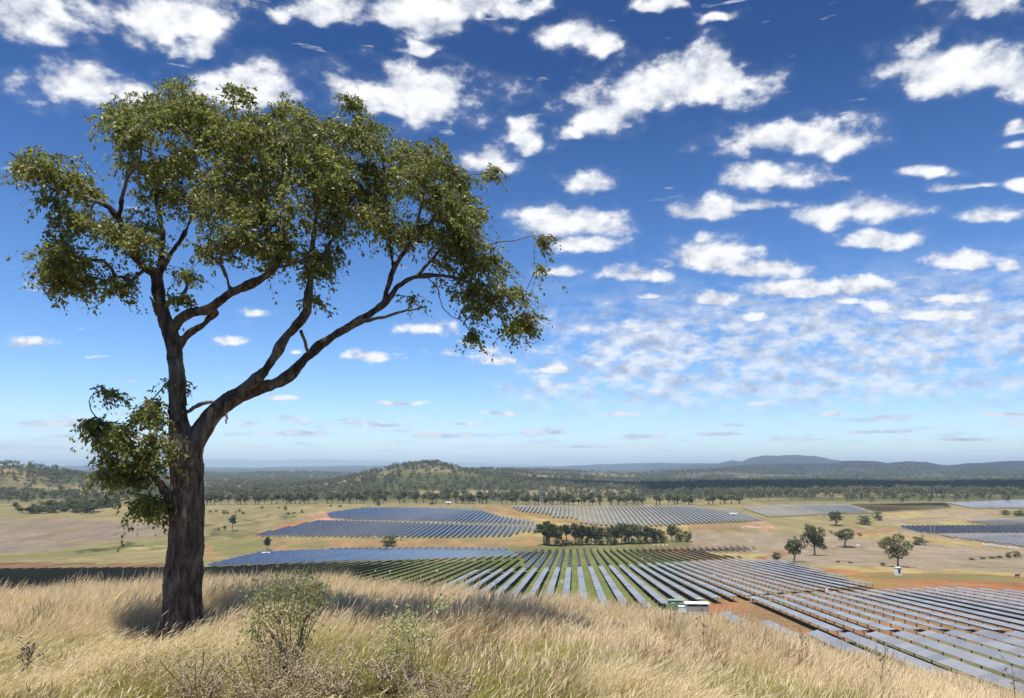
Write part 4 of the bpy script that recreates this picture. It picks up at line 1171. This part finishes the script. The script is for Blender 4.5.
def build_big_tree():
    g = np.random.default_rng(5)
    base = P(182, 640, TD)
    bz = float(T(base[0], base[1]))
    root = empty('spreading_tree', (base[0], base[1], bz))
    org = np.array([base[0], base[1], bz])
    tag(root, 'large spreading tree with dark leaning limbs and green crown on the grassy brow', 'tree')
    pxm = (TD * CP - 1.9 * SP) / F
    m = MB(); nodes = []; nrad = []
    fine = MB()
    for li, L in enumerate(LIMBS):
        pts = np.array([np.append(P(x, y, TD + off), w / 2 * pxm) for x, y, w, off in L])
        n = max(8, len(L) * 5)
        s = spline(pts, n)
        if li == 0: s[:, 3] *= np.interp(s[:, 2], [P(0, 452, TD)[2], P(0, 425, TD)[2]], [1, .84])
        else: s[:, 3] *= .84
        s[:, 3] = np.maximum(s[:, 3], .003)
        # knots and slight bends
        wob = np.cumsum(g.normal(0, .0035, (n, 3)), axis=0); wob -= np.linspace(0, 1, n)[:, None] * wob[-1]
        if li > 0 or True:
            k = np.clip(1 - s[:, 3] / .12, 0, 1)[:, None]
            s[:, :3] += wob * k * 1.5
        s[:, 3] *= 1 + g.normal(0, .03, n) * (s[:, 3] < .09)
        thick = s[:, 3] > .022
        if thick.sum() > 3:
            e = np.where(thick)[0].max() + 1
            e = min(e + 1, n)
            m.tube(s[:e, :3] - org, s[:e, 3], 14)
        if (~thick).any():
            st = max(0, np.where(~thick)[0].min() - 2)
            if n - st > 2: fine.tube(s[st:, :3] - org, s[st:, 3], 7)
        if li in (3, 5, 22, 23, 24): continue
        for q in s:
            if q[2] > P(0, 345, TD)[2] or li in (20, 21):
                nodes.append(q[:3]); nrad.append(q[3])
    me = m.mesh('trunk', [M['bark']], True)
    # close the ends, then weld the limbs into one skin
    import bmesh
    bm = bmesh.new(); bm.from_mesh(me)
    bmesh.ops.holes_fill(bm, edges=[e for e in bm.edges if e.is_boundary], sides=0)
    bmesh.ops.recalc_face_normals(bm, faces=bm.faces)
    bm.to_mesh(me); bm.free()
    tr = obj('trunk', me, root)
    rm = tr.modifiers.new('weld', 'REMESH'); rm.mode = 'VOXEL'; rm.voxel_size = .014; rm.use_smooth_shade = True
    sm = tr.modifiers.new('soften', 'SMOOTH'); sm.iterations = 4; sm.factor = .5
    for nm, sc_, st_ in (('burls', .22, .045), ('ridges', .05, .014)):
        tx = bpy.data.textures.new(nm, 'CLOUDS'); tx.noise_scale = sc_; tx.noise_depth = 2
        dm = tr.modifiers.new(nm, 'DISPLACE'); dm.texture = tx; dm.strength = st_; dm.mid_level = .5; dm.texture_coords = 'LOCAL'
    # where the foliage hangs: ellipses of the photo's crown with a distance and a depth
    B = [(30,165,28,22,-.9,.35,26),(68,192,36,34,-.7,.5,44),(62,245,36,32,-.5,.45,40),(98,274,40,18,-.35,.4,26),(108,132,38,28,-.4,.6,42),(150,112,40,30,.1,.8,66),
         (190,118,36,36,.3,.8,70),(172,178,44,36,.2,.9,74),(132,230,40,26,-.45,.5,38),(238,150,44,50,.0,.9,100),(226,205,48,38,-.3,.8,76),(252,246,40,22,-.55,.5,42),
         (288,140,42,40,-.2,.9,80),(300,200,44,46,-.5,.8,84),(316,262,24,26,-.5,.4,26),(340,140,34,36,.2,.8,56),(360,198,42,36,.2,.8,70),(402,168,44,36,.3,.8,76),
         (432,212,42,38,.5,.7,72),(462,232,34,36,.6,.7,56),(478,272,32,30,.6,.5,42),(500,308,26,24,.6,.4,28),(454,188,28,22,.6,.5,24),(402,232,42,16,.1,.5,24),
         (524,330,11,10,.55,.15,8),(475,335,14,8,.55,.15,5),(545,238,16,5,.4,.10,4),(538,262,4,9,.4,.08,3),(490,172,8,8,.6,.1,4),(232,94,14,6,0,.2,6),(345,104,16,10,.2,.3,8),
         (130,448,28,30,-.4,.35,48),(104,432,14,15,-.4,.2,13),(85,422,12,14,-.4,.15,10),(150,425,14,22,-.2,.2,18),(134,488,22,22,-.35,.25,20),(105,392,5,4,-.4,.05,4),(160,505,12,12,-.2,.15,6),(110,470,16,14,-.35,.2,10),(172,400,5,24,.0,.08,4),(352,318,14,6,.2,.1,0),(410,300,8,8,.4,.1,3),(180,292,10,8,-.2,.1,4),(188,282,8,10,-.2,.1,4),(310,300,6,8,-.3,.1,3)]
    C = []
    for (cx, cy, rx, ry, off, dep, n) in B:
        n = int(n * 1.32); rx *= 1.03; ry *= 1.06
        # a few sub-clumps make the outline uneven and leave gaps
        ns = max(1, n // 9)
        sub = []
        for _ in range(ns):
            d = g.normal(size=3); d /= np.linalg.norm(d); d *= g.random() ** .45
            sub.append(d)
        for k in range(n):
            d = sub[g.integers(ns)] + g.normal(0, .24, 3)
            C.append(P(cx + d[0] * rx, cy + d[1] * ry, TD + off + d[2] * dep))
    C = np.array(C)
    nodes = list(nodes); par = [-1] * len(nodes); base_n = len(nodes)
    NA = np.array(nodes)
    dist = np.min(np.linalg.norm(C[:, None, :] - NA[None], axis=2), axis=1)
    order = np.argsort(dist)
    buf = np.zeros((len(nodes) + len(C) * 8, 3)); buf[:len(nodes)] = NA; cnt = len(nodes)
    ends = []; segs = []
    for ci in order:
        c = C[ci]
        dv = buf[:cnt] - c
        dd = np.linalg.norm(dv, axis=1) + np.maximum(dv[:, 2], 0) * .3
        j = int(np.argmin(dd)); a = buf[j]
        L = np.linalg.norm(c - a)
        k = min(6, max(2, int(L / .09)))
        mid = (a + c) / 2 + g.normal(0, .10 * L, 3) + np.array([0, 0, .08 * L])
        pr = j
        for t in np.linspace(0, 1, k + 1)[1:]:
            q = a * (1 - t) ** 2 + 2 * mid * t * (1 - t) + c * t * t
            buf[cnt] = q; par.append(pr); pr = cnt; cnt += 1
        ends.append(pr)
    load = np.zeros(cnt)
    for e in ends:
        p = e
        while p >= base_n: load[p] += 1; p = par[p]
    tv, tq, n = [], [], 0
    rads = np.minimum(.0032 * np.maximum(load, 1) ** .5, .02)
    th = np.arange(4) * math.pi / 2
    for i in range(base_n, cnt):
        a, b_ = buf[par[i]], buf[i]
        r1 = rads[i]; r0 = rads[par[i]] if par[i] >= base_n else min(r1 * 1.3, .022)
        t = b_ - a; l = np.linalg.norm(t)
        if l < 1e-5: continue
        t /= l; x = np.cross(t, (.3, -.9, .1)); x /= np.linalg.norm(x) + 1e-9; y = np.cross(t, x)
        ring = x[None] * np.cos(th)[:, None] + y[None] * np.sin(th)[:, None]
        tv += [a + ring * r0, b_ + ring * r1]
        tq += [[(n + k, n + (k + 1) % 4, n + 4 + (k + 1) % 4, n + 4 + k) for k in range(4)]]
        n += 8
    fv, fq = np.concatenate(fine.V), np.concatenate(fine.Q)
    tv = np.concatenate(tv) - org; tq = np.concatenate(tq)
    obj('twigs', mesh_np('twigs', np.vstack([fv, tv]), np.vstack([fq, tq + len(fv)]), [M['twig']], smooth=True), root)
    # drooping sprays: short hanging twiglets with leaves strung along them
    pos, ax = [], []
    sv, sq, sn = [], [], 0
    for e in ends:
        c = buf[e]; p1 = buf[par[e]]
        for _ in range(g.integers(4, 8)):
            st = c + (p1 - c) * g.random() * .9
            an = g.uniform(0, 6.28); d = np.array([math.cos(an) + .35, math.sin(an), g.normal(.15, .45)]); d /= np.linalg.norm(d)
            L = g.uniform(.09, .26) * (1.35 if g.random() < .12 else 1)
            tt = np.linspace(0, 1, 4)[:, None]
            cv = st + d * L * tt + np.array([.12, 0, -.75]) * L * tt ** 2
            v_, q_ = tube_arrays(cv, np.array([.0024, .002, .0016, .001]), 3)
            sv.append(v_); sq.append(q_ + sn); sn += len(v_)
            nl = g.integers(8, 15)
            t = g.uniform(.2, 1.02, (nl, 1))
            pos.append(st + d * L * t + np.array([.12, 0, -.75]) * L * t ** 2 + g.normal(0, .016, (nl, 3)))
            ax.append(d * .35 + g.normal(0, .5, (nl, 3)) + np.array([.18, 0, -.7]))
    obj('sprays', mesh_np('sprays', np.concatenate(sv) - org, np.concatenate(sq), [M['twig']]), root)
    pos = np.concatenate(pos); nl = len(pos); ax = np.concatenate(ax)
    ax /= np.linalg.norm(ax, axis=1, keepdims=True)
    sd = np.cross(ax, g.normal(size=(nl, 3))); sd /= np.linalg.norm(sd, axis=1, keepdims=True)
    nm = np.cross(ax, sd)
    ln = g.uniform(.028, .068, (nl, 1)) * g.uniform(.8, 1.1, (nl, 1)); wd = ln * g.uniform(.20, .36, (nl, 1))
    fold = wd * .35
    v = np.stack([pos, pos + ax * ln * .42 + sd * wd + nm * fold, pos + ax * ln + nm * fold * .4, pos + ax * ln * .42 - sd * wd + nm * fold], 1).reshape(-1, 3) - org
    i = np.arange(nl) * 4
    tri = np.concatenate([np.stack([i, i + 1, i + 2], -1), np.stack([i, i + 2, i + 3], -1)])
    obj('crown', mesh_np('crown', v, tri, [M['leaf']]), root)
    print('sprigs', len(C), 'leaves', nl)
build_big_tree()

# ------------------------------------------------------------------ grass of the brow
def blade_mat(tip, root_c, green, gmix=.5, trans=.3):
    def f(b):
        g = b.n('ShaderNodeNewGeometry'); r = g.outputs['Random Per Island']
        s = b.n('ShaderNodeSeparateXYZ', {0: b.n('ShaderNodeUVMap').outputs[0]})
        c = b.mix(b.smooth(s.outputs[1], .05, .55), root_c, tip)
        n = b.noise(g.outputs['Position'], .55, 3.0, .6)
        gf = b.m('MULTIPLY', b.smooth(b.m('ADD', n, b.m('MULTIPLY', b.m('SUBTRACT', r, .5), .35)), .46, .66), gmix)
        c = b.mix(gf, c, green)
        k = b.m('MULTIPLY_ADD', r, .55, .72)
        c = b.mix(1.0, c, b.n('ShaderNodeCombineXYZ', {0: k, 1: k, 2: k}).outputs[0], 'MULTIPLY')
        p = principled(b, c, .6, Specular_IOR_Level=.25)
        t = b.n('ShaderNodeBsdfTranslucent', {'Color': c})
        return b.n('ShaderNodeMixShader', {0: trans, 1: p, 2: t.outputs[0]}).outputs[0]
    return f
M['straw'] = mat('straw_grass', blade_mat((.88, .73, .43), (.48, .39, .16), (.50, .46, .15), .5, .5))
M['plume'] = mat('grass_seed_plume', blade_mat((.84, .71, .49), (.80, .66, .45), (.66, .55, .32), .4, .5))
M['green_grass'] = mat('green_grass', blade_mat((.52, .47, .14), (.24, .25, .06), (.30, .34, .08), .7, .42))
M['russet'] = mat('russet_weed', blade_mat((.44, .30, .19), (.20, .15, .08), (.32, .25, .13), .5))
def tuft(seed, n, h, spread, lean, width, heads, mats, bend=.55):
    g = np.random.default_rng(seed)
    V, Q, UV, MI, cnt = [], [], [], [], 0
    for k in range(n):
        b0 = np.append(g.normal(0, spread, 2), -.03)
        L = h * g.uniform(.55, 1.15)
        an = g.uniform(0, 6.28)
        d = np.array([math.cos(an), math.sin(an)]) * g.uniform(.05, .45) + np.array([lean, lean * .15]) * g.uniform(.6, 1.4)
        ts = np.array([0, .35, .7, 1.0])
        pts = b0[None] + np.column_stack([d[0] * L * ts ** 1.7 * bend, d[1] * L * ts ** 1.7 * bend, L * (ts - .18 * ts ** 3 * np.linalg.norm(d))])
        fa = g.uniform(0, 3.14); sv = np.array([math.cos(fa), math.sin(fa), 0])
        w = width * g.uniform(.7, 1.3) * np.array([1, .9, .6, .12])
        v = np.stack([pts - sv * w[:, None] / 2, pts + sv * w[:, None] / 2], 1).reshape(-1, 3)
        V.append(v)
        for i in range(3):
            Q.append((cnt + 2 * i, cnt + 2 * i + 1, cnt + 2 * i + 3, cnt + 2 * i + 2)); UV.append([(0, ts[i]), (1, ts[i]), (1, ts[i + 1]), (0, ts[i + 1])]); MI.append(0)
        cnt += 8
        if g.random() < heads:
            top = pts[-1]; dr = pts[-1] - pts[-2]; dr = dr / np.linalg.norm(dr) + np.array([lean * .7, 0, -.15]); dr /= np.linalg.norm(dr)
            hl = g.uniform(.07, .15)
            for a in (fa, fa + 1.57):
                s2 = np.array([math.cos(a), math.sin(a), 0]) * width * g.uniform(1.3, 2.3)
                q0, q1, q2 = top - dr * hl * .25, top + dr * hl * .35, top + dr * hl
                V.append(np.stack([q0 - s2 * .15, q0 + s2 * .15, q1 + s2 * .5, q1 - s2 * .5, q2 + s2 * .1, q2 - s2 * .1]))
                Q += [(cnt, cnt + 1, cnt + 2, cnt + 3), (cnt + 3, cnt + 2, cnt + 4, cnt + 5)]
                UV += [[(0, .8), (1, .8), (1, .9), (0, .9)], [(0, .9), (1, .9), (1, 1), (0, 1)]]; MI += [1, 1]
                cnt += 6
    me = mesh_np('tuft', np.concatenate(V), np.array(Q), mats, MI)
    set_uv(me, np.array(UV, np.float32).reshape(-1, 2))
    return me
def build_grass():
    g = np.random.default_rng(33)
    S, PL, GR, RU = M['straw'], M['plume'], M['green_grass'], M['russet']
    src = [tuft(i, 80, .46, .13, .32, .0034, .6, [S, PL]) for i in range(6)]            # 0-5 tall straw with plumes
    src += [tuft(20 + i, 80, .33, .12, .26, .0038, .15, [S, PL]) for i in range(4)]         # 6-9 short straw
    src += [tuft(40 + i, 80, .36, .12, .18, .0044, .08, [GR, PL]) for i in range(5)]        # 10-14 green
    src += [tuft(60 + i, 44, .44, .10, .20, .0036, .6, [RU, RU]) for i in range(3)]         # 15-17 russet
    N = 82000
    Y = np.sqrt(g.uniform(1.6 ** 2, 25 ** 2, N)); u = g.uniform(-1.0, 1.0, N); X = u * (Y + 3)
    Z = T(X, Y)
    tone = fbm(X / 1.6, Y / 1.6, 201, 3)
    tone2 = fbm(X / .7, Y / .9, 207, 2)
    px, py = project(X, Y, Z)
    upper = sstep(Y + .8 * (tone2 - .5), 7.6, 9.8)                         # straw along the brow, greener nearer
    gprob = np.clip((tone - .33) * 4.2, 0, 1) * (1 - .86 * upper) + .42 * (1 - upper)
    rprob = np.clip((tone2 - .56) * 2.0, 0, .30) * np.interp(X / np.maximum(Y, 1), [-.1, .3], [.5, 1.0])
    r = g.random(N)
    idx = np.where(r < rprob, g.integers(15, 18, N), np.where(r < rprob + gprob, g.integers(10, 15, N), np.where(g.random(N) < .62 + .2 * upper, g.integers(0, 6, N), g.integers(6, 10, N))))
    hs = g.uniform(.75, 1.25, N) * (.42 + .75 * fbm(X / 1.1, Y / 1.1, 211, 2) + .5 * (vnoise(X / .33, Y / .40, 223) - .35)) * np.interp(Y, [3, 6, 8.4, 10.5, 25], [.42, .52, .68, 1.0, 1.05])
    ws = g.uniform(.9, 1.2, N)
    tb = P(182, 640, 8.7)
    hs = hs * (1 - .90 * np.exp(-((X - tb[0]) / .55) ** 2 - ((Y - tb[1] + .8) / 1.1) ** 2))
    for x_, y_, d_, r_, k_ in ((292, 690, 6.0, .55, .6), (410, 690, 6.2, .40, .6), (205, 690, 5.6, .5, .55), (270, 695, 5.4, .6, .6), (335, 690, 5.7, .5, .55), (440, 700, 5.3, .5, .5), (102, 640, 8.3, .25, .5)):
        q = P(x_, y_, d_)
        hs = hs * (1 - k_ * np.exp(-((X - q[0]) / r_) ** 2 - ((Y - q[1] + .35) / .9) ** 2))
    rot = np.column_stack([g.normal(0, .16, N), g.normal(.05, .17, N), g.normal(0, .55, N) + 1.4 * (fbm(X / 2.2, Y / 2.2, 233, 2) - .5)])
    gap = vnoise(X / .33, Y / .40, 223) * .7 + fbm(X / .9, Y / .9, 229, 2) * .3
    keep = g.random(N) < np.clip((gap - .22) * 5, .18, 1)
    X, Y, Z, rot, ws, hs, idx = X[keep], Y[keep], Z[keep], rot[keep], ws[keep], hs[keep], idx[keep]
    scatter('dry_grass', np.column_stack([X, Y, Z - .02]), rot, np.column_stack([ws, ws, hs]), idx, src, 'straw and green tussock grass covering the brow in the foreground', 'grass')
build_grass()

# ------------------------------------------------------------------ shrubs and weeds in the grass
M['shrub_leaf'] = mat('pale_shrub_leaf', leaf_mat((.24, .26, .09), (.38, .39, .15), (.52, .50, .24), .45))
M['dry_leaf'] = mat('dry_thorn_leaf', leaf_mat((.26, .19, .11), (.44, .34, .20), (.60, .49, .32), .35))
M['stem'] = mat('brown_stem', lambda b: principled(b, b.mix(b.noise(geo_pos(b), 14.0), (.06, .045, .035), (.20, .155, .12)), .9))
M['pale_stem'] = mat('pale_stem', lambda b: principled(b, b.mix(b.noise(geo_pos(b), 14.0), (.22, .17, .11), (.46, .38, .27)), .9))
def shrub(name, x, y, depth, paths, blobs, seed, leaf, stem, label, lsize=.024, per=26, cat='shrub', spr=.075):
    """stems follow photo points at their distance; leaves sit round twigs spread through the blobs"""
    g = np.random.default_rng(seed)
    b0 = P(x, y, depth); org = np.array([b0[0], b0[1], float(T(b0[0], b0[1]))])
    r = empty(name, org); tag(r, label, cat)
    pxm = depth / F
    m = MB(); nodes = []
    for L in paths:
        pts = np.array([np.append(P(a, c, depth + o), w * .3 * pxm) for a, c, w, o in L]); s = spline(pts, len(L) * 4)
        s[:, :3] += g.normal(0, .004, s[:, :3].shape)
        m.tube(s[:, :3] - org, np.maximum(s[:, 3], .0015), 6); nodes += [q[:3] for q in s]
    lp = []
    for (cx, cy, rx, ry, dep, n) in blobs:
        for _ in range(n):
            d = g.normal(size=3); d /= np.linalg.norm(d); d *= g.random() ** .5
            c = P(cx + d[0] * rx, cy + d[1] * ry, depth + d[2] * dep)
            NA = np.array(nodes); j = int(np.argmin(np.linalg.norm(NA - c, axis=1) + np.maximum(NA[:, 2] - c[2], 0) * .4)); a = NA[j]
            mid = (a + c) / 2 + g.normal(0, .02, 3)
            tw = spline(np.array([a, mid, c]), 5)
            m.tube(tw - org, np.linspace(.0035, .0015, 5), 4); nodes += list(tw[2:])
            k = g.integers(per // 2, per + 4); t = g.random((k, 1))
            lp.append(c * (1 - t * .6) + mid * t * .6 + g.normal(0, spr * .5, (k, 3)))
    m.build('stems', stem, r, True)
    lp = np.concatenate(lp)
    v, q = quads_at(g, lp - org, lsize * .55)
    obj('leaves', mesh_np('leaves', v, q, [leaf]), r)
    return r
def fan(x0, y0, tips, g, w=3.0):
    out = []
    for (tx, ty) in tips:
        o = g.uniform(-.15, .15); bx = x0 + g.uniform(-7, 7)
        out.append([(bx, y0, w, 0), (bx + (tx - bx) * .3 + g.uniform(-4, 4), y0 + (ty - y0) * .4, w * .75, o * .5), (bx + (tx - bx) * .7 + g.uniform(-5, 5), y0 + (ty - y0) * .75, w * .5, o), (tx, ty, w * .28, o)])
    return out
_g = np.random.default_rng(91)
shrub('leafy_shrub', 288, 690, 6.2,
      fan(288, 700, [(250,622),(262,604),(273,596),(286,590),(297,582),(308,584),(320,580),(330,590),(312,606),(280,612),(258,640),(300,626)], _g, 2.4) + [[(292,700,10,0),(287,662,8,0),(276,640,6,.05),(268,630,4,.05)], [(288,664,7,0),(300,640,5,.1),(306,618,4,.1),(322,604,3,.1)]],
      [(298,592,32,14,.28,30),(272,604,24,18,.28,24),(318,594,14,14,.25,14),(258,628,18,18,.28,18),(298,618,28,16,.28,20),(280,645,26,16,.25,16)], 1, M['shrub_leaf'], M['stem'],
      'leafy pale green shrub with dark crooked stems right of the big tree', .026, 28, 'shrub', .12)
shrub('leafy_shrub', 411, 700, 6.4,
      fan(411, 712, [(388,636),(396,622),(404,612),(412,606),(422,614),(430,626),(441,604),(400,650),(424,648)], _g, 2.2) + [[(412,712,11,0),(411,685,9,0),(410,664,6,0),(408,640,4,.05)]],
      [(404,624,24,16,.25,20),(418,636,18,16,.25,16),(396,644,16,16,.25,14),(441,608,8,10,.15,6)], 2, M['shrub_leaf'], M['pale_stem'],
      'smaller leafy shrub on a single pale stem in the foreground grass', .025, 28, 'shrub', .10)
thorn = [(270,684,5.6,60,44,'widest grey thorny bush, in front of the leafy shrub',11),(200,680,5.7,40,32,'grey thorny bush in the grass just below the big trunk',12),(332,676,5.9,42,32,'grey thorny bush between the two leafy shrubs',13),(440,692,5.4,46,28,'low grey thorny bush at the bottom right of the pale stem',14),(102,642,8.4,12,9,'small grey thistle tuft in the straw left of the trunk',15),(385,668,6.2,22,14,'small grey thorny tuft left of the pale stem',16)]
for x, y, dep, rx, ry, lab, sd in thorn:
    g_ = np.random.default_rng(sd)
    paths = [[(x + g_.uniform(-.3, .3) * rx, y + ry * .8, 3, 0), (x + q * rx * .5, y + ry * .1, 2.2, g_.uniform(-.15, .15)), (x + q * rx * .9 + g_.uniform(-6, 6), y - ry * g_.uniform(.5, 1.0), 1.2, g_.uniform(-.2, .2))] for q in np.linspace(-1, 1, 9)]
    shrub('thorn_bush', x, y, dep, paths, [(x, y, rx, ry, .35, int(rx * ry / 19) + 12)], sd, M['dry_leaf'], M['pale_stem'], lab, .015, 34, 'dry bush', .11)
def weed(x, y, ytop, depth, label, seed, headm='russet'):
    g = np.random.default_rng(seed); b0 = P(x, y, depth); org = np.array([b0[0], b0[1], float(T(b0[0], b0[1]))])
    r = empty('seed_weed', org); h = P(x, ytop, depth)[2] - org[2]
    lean = g.normal(.04, .05)
    st = spline(np.array([(0, 0, -.02), (lean * .4, 0, h * .5), (lean, 0, h)]), 8)
    m = MB(); m.tube(st, np.linspace(.006, .0025, 8), 5)
    c = []
    for k in range(9):
        t = .5 + .5 * k / 8; a = st[int(t * 7)]; e = a + np.array([g.normal(0, .06), g.normal(0, .06), .07 + .02 * g.random()])
        m.tube([a, e], [.003, .0015], 4); c += [e + g.normal(0, .012, 3) for _ in range(8)] + [a + g.normal(0, .012, 3) for _ in range(4)]
    m.build('stem', M['stem'], r, True)
    v, q = quads_at(g, np.array(c), .012); obj('seed_heads', mesh_np('seed_heads', v, q, [M['stem']]), r)
    return tag(r, label, 'weed')
weed(799, 655, 634, 9.8, 'dark seed-headed weed standing up against the grey blue panels at right', 1)
weed(737, 634, 627, 11.5, 'short dark seed weed on the brow left of the tall one', 2)
weed(876, 680, 648, 9.4, 'spindly dark weed on the brow before the right panels', 3)
weed(1014, 690, 665, 9.0, 'thin dark weed at the right end of the brow', 4)
weed(26, 680, 648, 7.0, 'tall dark weed stalk in the grass at the far left', 5)
weed(18, 684, 655, 6.9, 'shorter dark weed stalk left of the tall one at far left', 6)
weed(702, 650, 618, 9.4, 'thin seed weed in the straw below the white container', 7)
